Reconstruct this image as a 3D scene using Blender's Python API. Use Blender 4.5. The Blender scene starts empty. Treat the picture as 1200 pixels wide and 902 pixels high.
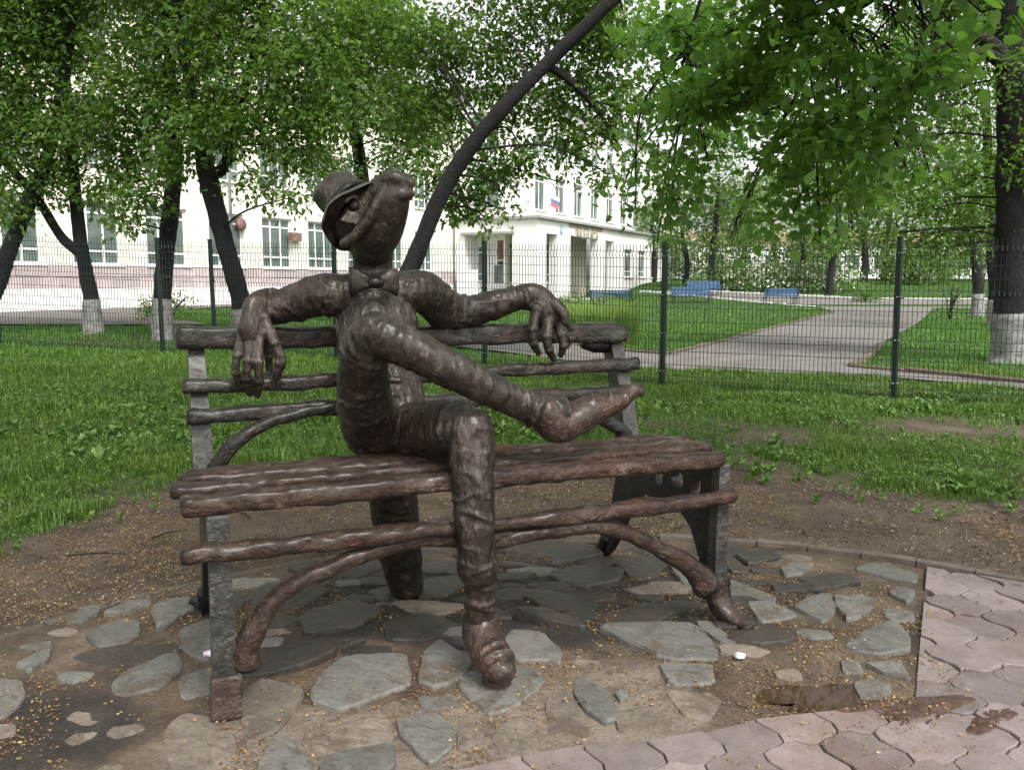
import bpy, bmesh, math, random
import numpy as np
from mathutils import Vector, Matrix
from mathutils.geometry import tessellate_polygon

random.seed(7)
rng = np.random.default_rng(11)
scene = bpy.context.scene
COL = scene.collection

# ---------------------------------------------------------------- camera
cam_d = bpy.data.cameras.new('camera')
cam = bpy.data.objects.new('camera', cam_d)
COL.objects.link(cam)
cam_d.sensor_width = 36.0
cam_d.lens = 30.0
cam_d.clip_end = 4000.0
cam.location = (0.0, 0.0, 1.55)
cam.rotation_euler = (math.radians(90 - 7.012), 0.0, 0.0)
scene.camera = cam

# ---------------------------------------------------------------- sky, sun, exposure (bright overcast day)
SUN_EL, SUN_AZ = 52.0, 150.0        # azimuth from +Y, clockwise
world = bpy.data.worlds.new('World')
scene.world = world
world.use_nodes = True
wn, wl = world.node_tree.nodes, world.node_tree.links
wn.clear()
w_out = wn.new('ShaderNodeOutputWorld')
w_bg = wn.new('ShaderNodeBackground')
w_sky = wn.new('ShaderNodeTexSky')
w_sky.sky_type = 'NISHITA'
w_sky.sun_disc = False
w_sky.sun_elevation = math.radians(SUN_EL)
w_sky.sun_rotation = math.radians(SUN_AZ)
w_sky.dust_density = 4.0
w_hsv = wn.new('ShaderNodeHueSaturation')
w_hsv.inputs['Saturation'].default_value = 0.10
wl.new(w_sky.outputs[0], w_hsv.inputs['Color'])
wl.new(w_hsv.outputs[0], w_bg.inputs[0])
w_bg.inputs[1].default_value = 0.15
wl.new(w_bg.outputs[0], w_out.inputs[0])
sun_d = bpy.data.lights.new('sun', 'SUN')
sun_d.energy = 1.5
sun_d.angle = math.radians(16)
sun_d.color = (1.0, 0.96, 0.9)
sun = bpy.data.objects.new('sun', sun_d)
COL.objects.link(sun)
a, e = math.radians(SUN_AZ), math.radians(SUN_EL)
sdir = Vector((math.sin(a) * math.cos(e), math.cos(a) * math.cos(e), math.sin(e)))
sun.rotation_euler = (-sdir).to_track_quat('-Z', 'Y').to_euler()
vs = scene.view_settings
vs.view_transform = 'Standard'
vs.look = 'None'
vs.gamma = 1.0
vs.use_curve_mapping = False
vs.exposure = 1.12

# ---------------------------------------------------------------- small helpers
def tag(o, label=None, cat=None, group=None, kind=None):
    if label: o['label'] = label
    if cat: o['category'] = cat
    if group: o['group'] = group
    if kind: o['kind'] = kind
    return o

def link(name, me, mat=None, parent=None):
    o = bpy.data.objects.new(name, me)
    COL.objects.link(o)
    if mat is not None and me is not None and not me.materials: me.materials.append(mat)
    if parent is not None: o.parent = parent
    return o

def empty(name, loc=(0, 0, 0), rz=0.0, parent=None):
    o = bpy.data.objects.new(name, None)
    COL.objects.link(o)
    o.location = loc
    o.rotation_euler = (0, 0, rz)
    o.empty_display_size = 0.1
    if parent is not None: o.parent = parent
    return o

def mesh_np(name, V, Fs, smooth=False):
    """V (n,3); Fs list of (m,k) int arrays."""
    me = bpy.data.meshes.new(name)
    V = np.asarray(V, dtype=np.float32)
    me.vertices.add(len(V))
    me.vertices.foreach_set('co', V.ravel())
    if not isinstance(Fs, list): Fs = [Fs]
    Fs = [np.asarray(f, dtype=np.int32) for f in Fs if len(f)]
    nl = sum(f.size for f in Fs)
    npoly = sum(len(f) for f in Fs)
    me.loops.add(nl)
    me.loops.foreach_set('vertex_index', np.concatenate([f.ravel() for f in Fs]))
    me.polygons.add(npoly)
    tot = np.concatenate([np.full(len(f), f.shape[1], np.int32) for f in Fs])
    start = np.concatenate([[0], np.cumsum(tot)[:-1]]).astype(np.int32)
    me.polygons.foreach_set('loop_start', start)
    if smooth: me.polygons.foreach_set('use_smooth', np.ones(npoly, bool))
    me.update(calc_edges=True)
    return me

class MB:
    """collects polygons of any size into one mesh"""
    def __init__(s): s.v, s.f = [], []
    def add(s, verts, faces):
        b = len(s.v)
        s.v += [tuple(map(float, p)) for p in verts]
        s.f += [tuple(int(i) + b for i in f) for f in faces]
        return s
    def box(s, x0, x1, y0, y1, z0, z1):
        return s.add([(x0, y0, z0), (x1, y0, z0), (x1, y1, z0), (x0, y1, z0), (x0, y0, z1), (x1, y0, z1), (x1, y1, z1), (x0, y1, z1)],
                     [(3, 2, 1, 0), (4, 5, 6, 7), (0, 1, 5, 4), (1, 2, 6, 5), (2, 3, 7, 6), (3, 0, 4, 7)])
    def tube(s, pts, radii, n=8, **k):
        v, q, c = tube(pts, radii, n, **k)
        s.add(v, [tuple(f) for f in q] + [tuple(f) for f in c])
        return s
    def build(s, name, mat=None, parent=None, smooth=False):
        me = bpy.data.meshes.new(name)
        me.from_pydata(s.v, [], s.f)
        if smooth: me.polygons.foreach_set('use_smooth', np.ones(len(me.polygons), bool))
        me.update()
        return link(name, me, mat, parent)

def vnoise(P, scale=1.0, seed=0, octaves=3):
    """value noise in [-1,1] for an (n,3) array"""
    P = np.asarray(P, float) * scale
    tot, amp, norm = np.zeros(len(P)), 1.0, 0.0
    for o in range(octaves):
        i = np.floor(P).astype(np.int64)
        f = P - i
        f = f * f * (3 - 2 * f)
        r = 0
        for dx in (0, 1):
            for dy in (0, 1):
                for dz in (0, 1):
                    h = ((i[:, 0] + dx) * 374761393 + (i[:, 1] + dy) * 668265263 + (i[:, 2] + dz) * 2147483647 + (seed + o * 17) * 974711) & 0xffffffff
                    h = ((h ^ (h >> 13)) * 1274126177) & 0xffffffff
                    h = (h ^ (h >> 16)) & 0xffff
                    wgt = (f[:, 0] if dx else 1 - f[:, 0]) * (f[:, 1] if dy else 1 - f[:, 1]) * (f[:, 2] if dz else 1 - f[:, 2])
                    r = r + wgt * (h / 32767.5 - 1)
        tot += amp * r
        norm += amp
        amp *= 0.5
        P = P * 2.03 + 11.7
    return tot / norm

def spline(pts, per):
    """Catmull-Rom through rows of pts, per samples for each span"""
    P = np.asarray(pts, float)
    if len(P) == 2: return P[0] + (P[1] - P[0]) * np.linspace(0, 1, per + 1)[:, None]
    E = np.vstack([2 * P[0] - P[1], P, 2 * P[-1] - P[-2]])
    out = []
    for i in range(1, len(E) - 2):
        t = np.linspace(0, 1, per, endpoint=False)[:, None]
        a, b, c, d = E[i - 1], E[i], E[i + 1], E[i + 2]
        out.append(0.5 * (2 * b + (c - a) * t + (2 * a - 5 * b + 4 * c - d) * t ** 2 + (3 * b - a - 3 * c + d) * t ** 3))
    out.append(P[-1:])
    return np.vstack(out)

def tube(pts, radii, n=8, sx=1.0, sy=1.0, square=0.0, noise=0.0, nscale=10.0, seed=0, round_caps=False, ref=(0, 0, 1)):
    P = np.asarray(pts, float)
    R = np.broadcast_to(np.asarray(radii, float), (len(P),)).copy()
    if round_caps:                                    # hemispherical ends
        d0 = (P[0] - P[1]) / (np.linalg.norm(P[0] - P[1]) + 1e-9)
        d1 = (P[-1] - P[-2]) / (np.linalg.norm(P[-1] - P[-2]) + 1e-9)
        A = [(0.98, 0.2), (0.85, 0.53), (0.5, 0.87)]
        P = np.vstack([[P[0] + d0 * R[0] * s for s, c in A], P, [P[-1] + d1 * R[-1] * s for s, c in A[::-1]]])
        R = np.concatenate([[R[0] * c for s, c in A], R, [R[-1] * c for s, c in A[::-1]]])
    T = np.gradient(P, axis=0)
    T /= np.linalg.norm(T, axis=1)[:, None] + 1e-9
    up = np.array(ref, float)
    if abs(T[0] @ up) > 0.95: up = np.array((0, 1, 0), float)
    if abs(T[0] @ up) > 0.95: up = np.array((1, 0, 0), float)
    V = []
    u = up
    for i in range(len(P)):
        b = np.cross(T[i], u); b /= np.linalg.norm(b) + 1e-9
        u = np.cross(b, T[i])
        ang = np.linspace(0, 2 * np.pi, n, endpoint=False)
        c, s_ = np.cos(ang), np.sin(ang)
        if square > 0:
            k = 1.0 / np.maximum(np.abs(c), np.abs(s_))
            k = 1 + (k - 1) * square
            c, s_ = c * k, s_ * k
        V.append(P[i] + R[i] * (sx * c[:, None] * b + sy * s_[:, None] * u))
    V = np.vstack(V)
    if noise:
        cen = np.repeat(P, n, axis=0)
        d = V - cen
        V = cen + d * (1 + noise * vnoise(V + seed * 3.1, nscale, seed, 3))[:, None]
    m = len(P)
    idx = np.arange(m * n).reshape(m, n)
    a = idx[:-1]; b = np.roll(a, -1, axis=1); d_ = idx[1:]; c_ = np.roll(d_, -1, axis=1)
    Q = np.stack([a, b, c_, d_], -1).reshape(-1, 4)
    caps = [list(idx[0][::-1]), list(idx[-1])]
    return V, Q, caps

# ---------------------------------------------------------------- procedural materials
def newmat(name):
    m = bpy.data.materials.new(name)
    m.use_nodes = True
    nt = m.node_tree
    return m, nt, nt.nodes['Principled BSDF'], nt.nodes, nt.links

def texcoord(N, L, kind='Object'):
    return N.new('ShaderNodeTexCoord').outputs[kind]

def noise_node(N, L, vec, scale, detail=6.0, rough=0.6, dist=0.0):
    t = N.new('ShaderNodeTexNoise')
    t.inputs['Scale'].default_value = scale
    t.inputs['Detail'].default_value = detail
    t.inputs['Roughness'].default_value = rough
    t.inputs['Distortion'].default_value = dist
    L.new(vec, t.inputs['Vector'])
    return t.outputs['Fac']

def ramp(N, L, fac, stops):
    r = N.new('ShaderNodeValToRGB')
    el = r.color_ramp.elements
    while len(el) < len(stops): el.new(0.5)
    for e_, (p_, c_) in zip(el, stops):
        e_.position = p_
        e_.color = (*c_, 1) if len(c_) == 3 else c_
    L.new(fac, r.inputs[0])
    return r.outputs[0]

def mixc(N, L, fac, a_, b_, mode='MIX'):
    m = N.new('ShaderNodeMix')
    m.data_type = 'RGBA'
    m.blend_type = mode
    if isinstance(fac, float): m.inputs[0].default_value = fac
    else: L.new(fac, m.inputs[0])
    for i, v in ((6, a_), (7, b_)):
        if isinstance(v, tuple): m.inputs[i].default_value = (*v, 1)
        else: L.new(v, m.inputs[i])
    return m.outputs[2]

def bump(N, L, bsdf, height, strength=0.5, dist=0.01, prev=None):
    b = N.new('ShaderNodeBump')
    b.inputs['Strength'].default_value = strength
    b.inputs['Distance'].default_value = dist
    L.new(height, b.inputs['Height'])
    if prev is not None: L.new(prev, b.inputs['Normal'])
    L.new(b.outputs[0], bsdf.inputs['Normal'])
    return b.outputs[0]

def simple(name, stops, scale=5.0, rough=0.8, metal=0.0, bstr=0.3, bdist=0.01, bscale=None, coord='Object', spec=0.5, rand=0.0):
    m, nt, B, N, L = newmat(name)
    v = texcoord(N, L, coord)
    f = noise_node(N, L, v, scale, 8, 0.65)
    c = ramp(N, L, f, stops)
    if rand:
        oi = N.new('ShaderNodeObjectInfo')
        h = N.new('ShaderNodeHueSaturation')
        mr = N.new('ShaderNodeMapRange')
        mr.inputs[3].default_value = 1 - rand
        mr.inputs[4].default_value = 1 + rand
        L.new(oi.outputs['Random'], mr.inputs[0])
        L.new(mr.outputs[0], h.inputs['Value'])
        L.new(c, h.inputs['Color'])
        c = h.outputs[0]
    L.new(c, B.inputs['Base Color'])
    B.inputs['Roughness'].default_value = rough
    B.inputs['Metallic'].default_value = metal
    B.inputs['Specular IOR Level'].default_value = spec
    if bstr:
        bump(N, L, B, noise_node(N, L, v, bscale or scale * 4, 8, 0.7), bstr, bdist)
    return m

def bronze(name, dark, mid, light, rough=0.42, strokes=1.0, grain=None, worn=True):
    m, nt, B, N, L = newmat(name)
    v = texcoord(N, L)
    if grain:                                          # bark-like streaks along the log
        mp = N.new('ShaderNodeMapping'); mp.inputs['Scale'].default_value = grain
        L.new(v, mp.inputs['Vector']); v = mp.outputs[0]
    f1 = noise_node(N, L, v, 7.5, 10, 0.72, 0.6)
    c1 = ramp(N, L, f1, [(0.30, dark), (0.52, mid), (0.72, light)])
    f2 = noise_node(N, L, v, 38, 6, 0.7)
    c2 = ramp(N, L, f2, [(0.30, (0.62, 0.60, 0.58)), (0.55, (1, 1, 1)), (0.75, (1.25, 1.22, 1.18))])
    red = ramp(N, L, noise_node(N, L, v, 2.6, 6, 0.7, 0.8), [(0.52, (0, 0, 0)), (0.70, (0.5, 0.5, 0.5))])
    c1 = mixc(N, L, red, c1, (mid[0] * 1.7, mid[1] * 0.95, mid[2] * 0.75))
    c = mixc(N, L, 0.8, c1, c2, 'MULTIPLY')
    geo = N.new('ShaderNodeNewGeometry')
    wear = ramp(N, L, geo.outputs['Pointiness'], [(0.515, (0, 0, 0)), (0.60, (1, 1, 1))])
    wf = N.new('ShaderNodeMath'); wf.operation = 'MULTIPLY'
    L.new(wear, wf.inputs[0]); L.new(f2, wf.inputs[1])
    if worn: c = mixc(N, L, wf.outputs[0], c, (0.230, 0.205, 0.175))
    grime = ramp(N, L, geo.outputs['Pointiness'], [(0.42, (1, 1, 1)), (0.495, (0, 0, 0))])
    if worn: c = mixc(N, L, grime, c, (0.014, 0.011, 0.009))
    L.new(c, B.inputs['Base Color'])
    B.inputs['Metallic'].default_value = 0.72
    rr = ramp(N, L, f1, [(0.3, (rough + 0.15,) * 3), (0.7, (rough - 0.10,) * 3)])
    L.new(rr, B.inputs['Roughness'])
    B.inputs['Specular IOR Level'].default_value = 0.5
    B.inputs['Coat Weight'].default_value = 0.32
    B.inputs['Coat Roughness'].default_value = 0.24
    n1 = noise_node(N, L, v, 26, 8, 0.62, 2.2)
    b1 = bump(N, L, B, n1, 0.75 * strokes, 0.014)
    vo = N.new('ShaderNodeTexVoronoi'); vo.inputs['Scale'].default_value = 45
    L.new(v, vo.inputs['Vector'])
    bump(N, L, B, vo.outputs[0], 0.28 * strokes, 0.006, b1)
    return m

def leafmat(name, lo, mid, hi, trans, tmix=0.38):
    m, nt, B, N, L = newmat(name)
    geo = N.new('ShaderNodeNewGeometry')
    v = texcoord(N, L)
    n = noise_node(N, L, v, 0.9, 3, 0.5)
    ad = N.new('ShaderNodeMath'); ad.operation = 'MULTIPLY_ADD'
    L.new(geo.outputs['Random Per Island'], ad.inputs[0]); ad.inputs[1].default_value = 0.55
    sc = N.new('ShaderNodeMath'); sc.operation = 'MULTIPLY'; sc.inputs[1].default_value = 0.45
    L.new(n, sc.inputs[0]); L.new(sc.outputs[0], ad.inputs[2])
    c = ramp(N, L, ad.outputs[0], [(0.15, lo), (0.5, mid), (0.88, hi)])
    L.new(c, B.inputs['Base Color'])
    B.inputs['Roughness'].default_value = 0.45
    B.inputs['Specular IOR Level'].default_value = 0.35
    tr = N.new('ShaderNodeBsdfTranslucent')
    tc = mixc(N, L, 0.6, c, trans)
    L.new(tc, tr.inputs[0])
    mx = N.new('ShaderNodeMixShader'); mx.inputs[0].default_value = tmix
    L.new(B.outputs[0], mx.inputs[1]); L.new(tr.outputs[0], mx.inputs[2])
    L.new(mx.outputs[0], N['Material Output'].inputs[0])
    return m

M = {}
M['bronze'] = bronze('bronze_body', (0.021, 0.0165, 0.0125), (0.056, 0.043, 0.033), (0.135, 0.112, 0.090), 0.40, 1.25, (1.0, 1.0, 0.45))
M['bronze_shoe'] = bronze('bronze_shoe', (0.032, 0.021, 0.016), (0.080, 0.054, 0.041), (0.160, 0.120, 0.096), 0.36, 1.1)
M['bronze_red'] = bronze('bronze_red_brown', (0.040, 0.025, 0.018), (0.115, 0.072, 0.052), (0.255, 0.195, 0.155), 0.42, 1.9, (0.80, 1.0, 1.0))
M['bronze_grey'] = bronze('bronze_grey', (0.036, 0.032, 0.027), (0.090, 0.081, 0.070), (0.215, 0.198, 0.175), 0.40, 1.9, (0.80, 1.0, 1.0))
M['bronze_post'] = bronze('bronze_post', (0.036, 0.034, 0.030), (0.076, 0.073, 0.067), (0.155, 0.149, 0.138), 0.38, 1.1, None, False)
M['bronze_foot'] = bronze('bronze_foot', (0.040, 0.027, 0.021), (0.092, 0.064, 0.050), (0.165, 0.130, 0.108), 0.38, 0.9, None, False)
M['bronze_dark'] = bronze('bronze_dark', (0.014, 0.012, 0.012), (0.032, 0.028, 0.025), (0.070, 0.062, 0.055), 0.36)
M['bronze_plate'] = bronze('bronze_plate', (0.014, 0.013, 0.012), (0.030, 0.027, 0.025), (0.060, 0.054, 0.050), 0.40, 0.7, None, False)
def stone_mat(name, stops, rough, mud, mudc, bscale, layered=1.0):
    m, nt, B, N, L = newmat(name)
    v = texcoord(N, L)
    oi = N.new('ShaderNodeObjectInfo')
    va = N.new('ShaderNodeVectorMath'); va.operation = 'ADD'
    L.new(v, va.inputs[0]); L.new(oi.outputs['Location'], va.inputs[1])
    v = va.outputs[0]
    f = noise_node(N, L, v, 6, 10, 0.78, 1.2)
    c = ramp(N, L, f, stops)
    fine = noise_node(N, L, v, 55, 6, 0.7)
    c = mixc(N, L, 0.7, c, ramp(N, L, fine, [(0.3, (0.62, 0.62, 0.62)), (0.55, (1, 1, 1)), (0.78, (1.28, 1.27, 1.22))]), 'MULTIPLY')
    hs = N.new('ShaderNodeHueSaturation'); mr = N.new('ShaderNodeMapRange')
    mr.inputs[3].default_value = 0.78; mr.inputs[4].default_value = 1.15
    L.new(oi.outputs['Random'], mr.inputs[0]); L.new(mr.outputs[0], hs.inputs['Value']); L.new(c, hs.inputs['Color'])
    md = noise_node(N, L, v, 4.2, 8, 0.75, 0.8)
    mf = ramp(N, L, md, [(mud, (0, 0, 0)), (mud + 0.10, (0.9, 0.9, 0.9))])
    c = mixc(N, L, mf, hs.outputs[0], mudc)
    L.new(c, B.inputs['Base Color'])
    B.inputs['Roughness'].default_value = rough
    wv = N.new('ShaderNodeMapping'); wv.inputs['Scale'].default_value = (1, 1, 1); wv.inputs['Rotation'].default_value = (0, 0, 0.6)
    L.new(v, wv.inputs['Vector'])
    st = N.new('ShaderNodeMapping'); st.inputs['Scale'].default_value = (0.5, 1.6, 1.0)
    L.new(wv.outputs[0], st.inputs['Vector'])
    b1 = bump(N, L, B, noise_node(N, L, st.outputs[0], bscale, 10, 0.62, 0.8), 0.8 * layered, 0.02)
    bump(N, L, B, fine, 0.5, 0.005, b1)
    return m
M['slate'] = stone_mat('slate', [(0.30, (0.052, 0.046, 0.039)), (0.43, (0.116, 0.109, 0.096)), (0.55, (0.160, 0.153, 0.137)), (0.62, (0.118, 0.112, 0.099)), (0.72, (0.196, 0.187, 0.168)), (0.85, (0.262, 0.250, 0.225))], 0.62, 0.53, (0.085, 0.062, 0.044), 11)
M['tan'] = stone_mat('tan_stone', [(0.28, (0.085, 0.066, 0.050)), (0.5, (0.175, 0.142, 0.115)), (0.75, (0.27, 0.225, 0.188))], 0.8, 0.52, (0.085, 0.060, 0.042), 12)
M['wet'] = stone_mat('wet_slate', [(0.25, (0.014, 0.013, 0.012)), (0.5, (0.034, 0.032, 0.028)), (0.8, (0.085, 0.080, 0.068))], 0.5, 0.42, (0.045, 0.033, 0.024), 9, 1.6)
M['bark'] = simple('bark', [(0.3, (0.004, 0.0035, 0.003)), (0.55, (0.011, 0.009, 0.008)), (0.8, (0.030, 0.024, 0.021))], 12, 0.9, bstr=1.0, bdist=0.04, bscale=18)
M['whitewash'] = simple('whitewash', [(0.32, (0.10, 0.09, 0.08)), (0.47, (0.22, 0.21, 0.205)), (0.72, (0.38, 0.37, 0.36))], 9, 0.9, bstr=0.8, bdist=0.03, bscale=16)
M['leaf_cherry'] = leafmat('leaf_bird_cherry', (0.026, 0.058, 0.013), (0.066, 0.138, 0.027), (0.150, 0.245, 0.050), (0.24, 0.42, 0.04), 0.5)
M['leaf_linden'] = leafmat('leaf_linden', (0.045, 0.105, 0.022), (0.100, 0.205, 0.042), (0.190, 0.320, 0.070), (0.26, 0.52, 0.05), 0.52)
M['leaf_bright'] = leafmat('leaf_bright', (0.045, 0.100, 0.014), (0.085, 0.180, 0.022), (0.140, 0.260, 0.035), (0.22, 0.40, 0.03))
M['leaf_far'] = leafmat('leaf_far', (0.06, 0.12, 0.03), (0.12, 0.20, 0.05), (0.20, 0.29, 0.08), (0.2, 0.36, 0.06))
M['grass'] = leafmat('grass_blades', (0.026, 0.060, 0.009), (0.074, 0.150, 0.019), (0.175, 0.270, 0.042), (0.20, 0.34, 0.03), 0.34)
M['lawn'] = leafmat('lawn_blades', (0.045, 0.120, 0.014), (0.080, 0.190, 0.022), (0.130, 0.270, 0.035), (0.16, 0.36, 0.03), 0.3)
M['weed'] = leafmat('weed_leaves', (0.045, 0.095, 0.018), (0.095, 0.180, 0.034), (0.180, 0.270, 0.075), (0.12, 0.28, 0.03), 0.25)
M['tuft'] = leafmat('pale_tall_grass', (0.13, 0.21, 0.05), (0.23, 0.34, 0.09), (0.34, 0.44, 0.15), (0.4, 0.6, 0.14), 0.6)
M['blossom'] = simple('blossom', [(0.3, (0.30, 0.34, 0.14)), (0.7, (0.52, 0.52, 0.30))], 20, 0.8, bstr=0)
M['white_bloom'] = simple('white_bloom', [(0.3, (0.6, 0.64, 0.5)), (0.7, (0.8, 0.82, 0.7))], 20, 0.8, bstr=0)
M['catkin'] = leafmat('fallen_catkins', (0.085, 0.045, 0.018), (0.22, 0.130, 0.050), (0.42, 0.31, 0.15), (0.3, 0.2, 0.08), 0.1)
M['grit'] = leafmat('soil_grit', (0.020, 0.014, 0.010), (0.085, 0.060, 0.042), (0.30, 0.25, 0.19), (0.1, 0.07, 0.05), 0.05)
M['fence'] = simple('fence_green', [(0.3, (0.003, 0.011, 0.009)), (0.7, (0.005, 0.017, 0.014))], 9, 0.45, bstr=0.1)
M['cream'] = simple('cream_plaster', [(0.3, (0.72, 0.69, 0.59)), (0.7, (0.78, 0.75, 0.65))], 0.8, 0.9, bstr=0.2, bscale=25)
M['white_wall'] = simple('white_plaster', [(0.3, (0.74, 0.73, 0.70)), (0.7, (0.80, 0.79, 0.76))], 0.8, 0.9, bstr=0.2, bscale=25)
M['facing'] = simple('facing_stone', [(0.3, (0.40, 0.33, 0.33)), (0.7, (0.52, 0.44, 0.43))], 3, 0.85, bstr=0.3, bscale=20, rand=0.14)
M['frame_white'] = simple('window_frame_white', [(0.3, (0.76, 0.77, 0.78)), (0.7, (0.80, 0.80, 0.80))], 3, 0.4, bstr=0)
M['glass'] = simple('window_glass', [(0.35, (0.055, 0.085, 0.075)), (0.65, (0.16, 0.20, 0.17))], 0.55, 0.06, bstr=0.05, bdist=0.02, bscale=1.5, spec=0.8)
M['roof_dark'] = simple('cornice_metal', [(0.3, (0.25, 0.24, 0.23)), (0.7, (0.33, 0.32, 0.30))], 2, 0.6, bstr=0.1)
M['maroon'] = simple('plaque_red', [(0.3, (0.13, 0.045, 0.040)), (0.7, (0.18, 0.065, 0.055))], 3, 0.4, bstr=0)
M['bell'] = simple('bell_red', [(0.35, (0.10, 0.035, 0.03)), (0.6, (0.24, 0.15, 0.13))], 9, 0.5, bstr=0)
M['emblem'] = simple('emblem_blue', [(0.3, (0.36, 0.50, 0.58)), (0.7, (0.42, 0.56, 0.62))], 3, 0.5, bstr=0)
M['letter'] = simple('letter_gold', [(0.3, (0.34, 0.30, 0.22)), (0.7, (0.40, 0.36, 0.27))], 3, 0.5, bstr=0)
M['grey_metal'] = simple('grey_metal', [(0.3, (0.30, 0.30, 0.31)), (0.7, (0.38, 0.38, 0.39))], 3, 0.4, 0.6, bstr=0)
M['flag_white'] = simple('flag_white', [(0.3, (0.72, 0.72, 0.74)), (0.7, (0.78, 0.78, 0.78))], 3, 0.8, bstr=0)
M['flag_blue'] = simple('flag_blue', [(0.3, (0.12, 0.15, 0.30)), (0.7, (0.16, 0.19, 0.34))], 3, 0.8, bstr=0)
M['flag_red'] = simple('flag_red', [(0.3, (0.48, 0.12, 0.15)), (0.7, (0.55, 0.17, 0.20))], 3, 0.8, bstr=0)
M['blue_paint'] = simple('blue_bench_paint', [(0.3, (0.030, 0.075, 0.165)), (0.7, (0.05, 0.11, 0.22))], 4, 0.5, bstr=0.2)
M['dark_iron'] = simple('dark_iron', [(0.3, (0.015, 0.018, 0.02)), (0.7, (0.03, 0.034, 0.036))], 5, 0.5, bstr=0.1)
M['orange'] = simple('red_brick_far', [(0.3, (0.45, 0.30, 0.24)), (0.7, (0.52, 0.37, 0.30))], 2, 0.9, bstr=0)
M['kerb'] = simple('old_kerb', [(0.25, (0.05, 0.036, 0.028)), (0.5, (0.115, 0.085, 0.066)), (0.8, (0.19, 0.155, 0.125))], 9, 0.9, bstr=0.9, bdist=0.02, bscale=14, rand=0.2)
M['kerb_white'] = simple('white_kerb', [(0.3, (0.6, 0.6, 0.58)), (0.7, (0.74, 0.74, 0.72))], 3, 0.8, bstr=0.2)
M['edging'] = simple('plaza_edging', [(0.25, (0.055, 0.042, 0.032)), (0.5, (0.105, 0.084, 0.067)), (0.8, (0.175, 0.145, 0.118))], 9, 0.9, bstr=0.8, bdist=0.01, bscale=30, rand=0.12)
M['foil'] = simple('white_litter', [(0.3, (0.55, 0.55, 0.55)), (0.7, (0.80, 0.80, 0.80))], 30, 0.25, 0.2, bstr=0.4, bscale=60)
M['pinkpaper'] = simple('pink_paper', [(0.35, (0.62, 0.40, 0.52)), (0.6, (0.78, 0.72, 0.78))], 25, 0.6, bstr=0.4, bscale=60)

def tile_mat():
    m, nt, B, N, L = newmat('pink_paver')
    v = texcoord(N, L)
    oi = N.new('ShaderNodeObjectInfo')
    va = N.new('ShaderNodeVectorMath'); va.operation = 'ADD'
    L.new(v, va.inputs[0]); L.new(oi.outputs['Location'], va.inputs[1])
    f = noise_node(N, L, va.outputs[0], 7, 8, 0.7)
    c = ramp(N, L, f, [(0.25, (0.125, 0.098, 0.092)), (0.5, (0.198, 0.158, 0.150)), (0.8, (0.270, 0.222, 0.211))])
    d = noise_node(N, L, va.outputs[0], 1.3, 6, 0.7)
    mud = ramp(N, L, d, [(0.50, (0, 0, 0)), (0.66, (1, 1, 1))])
    mf = N.new('ShaderNodeMath'); mf.operation = 'MULTIPLY'; mf.inputs[1].default_value = 0.55
    L.new(mud, mf.inputs[0])
    c = mixc(N, L, mf.outputs[0], c, (0.13, 0.075, 0.05))
    g = noise_node(N, L, va.outputs[0], 120, 3, 0.6)
    gr = ramp(N, L, g, [(0.3, (0.7, 0.7, 0.7)), (0.6, (1.1, 1.1, 1.1))])
    c = mixc(N, L, 0.6, c, gr, 'MULTIPLY')
    h = N.new('ShaderNodeHueSaturation')
    mr = N.new('ShaderNodeMapRange'); mr.inputs[3].default_value = 0.74; mr.inputs[4].default_value = 1.18
    L.new(oi.outputs['Random'], mr.inputs[0]); L.new(mr.outputs[0], h.inputs['Value']); L.new(c, h.inputs['Color'])
    L.new(h.outputs[0], B.inputs['Base Color'])
    B.inputs['Roughness'].default_value = 0.68
    bump(N, L, B, g, 0.35, 0.004)
    return m
M['tile'] = tile_mat()

def ground_mat():
    m, nt, B, N, L = newmat('soil_and_lawn')
    v = texcoord(N, L)
    f = noise_node(N, L, v, 2.2, 10, 0.7)
    soil = ramp(N, L, f, [(0.28, (0.044, 0.033, 0.025)), (0.5, (0.092, 0.070, 0.053)), (0.75, (0.155, 0.122, 0.092))])
    sp = noise_node(N, L, v, 70, 4, 0.7)
    soil = mixc(N, L, 0.7, soil, ramp(N, L, sp, [(0.3, (0.55, 0.52, 0.5)), (0.55, (1, 1, 1)), (0.75, (1.6, 1.45, 1.2))]), 'MULTIPLY')
    g = noise_node(N, L, v, 9, 8, 0.7)
    lawn = ramp(N, L, g, [(0.3, (0.016, 0.032, 0.008)), (0.55, (0.034, 0.070, 0.014)), (0.8, (0.060, 0.115, 0.022))])
    at = N.new('ShaderNodeAttribute'); at.attribute_name = 'lawn'
    c = mixc(N, L, at.outputs['Fac'], soil, lawn)
    L.new(c, B.inputs['Base Color'])
    B.inputs['Roughness'].default_value = 0.95
    B.inputs['Specular IOR Level'].default_value = 0.2
    b1 = bump(N, L, B, sp, 0.7, 0.012)
    bump(N, L, B, noise_node(N, L, v, 14, 6, 0.6), 0.6, 0.03, b1)
    return m
M['ground'] = ground_mat()

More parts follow.
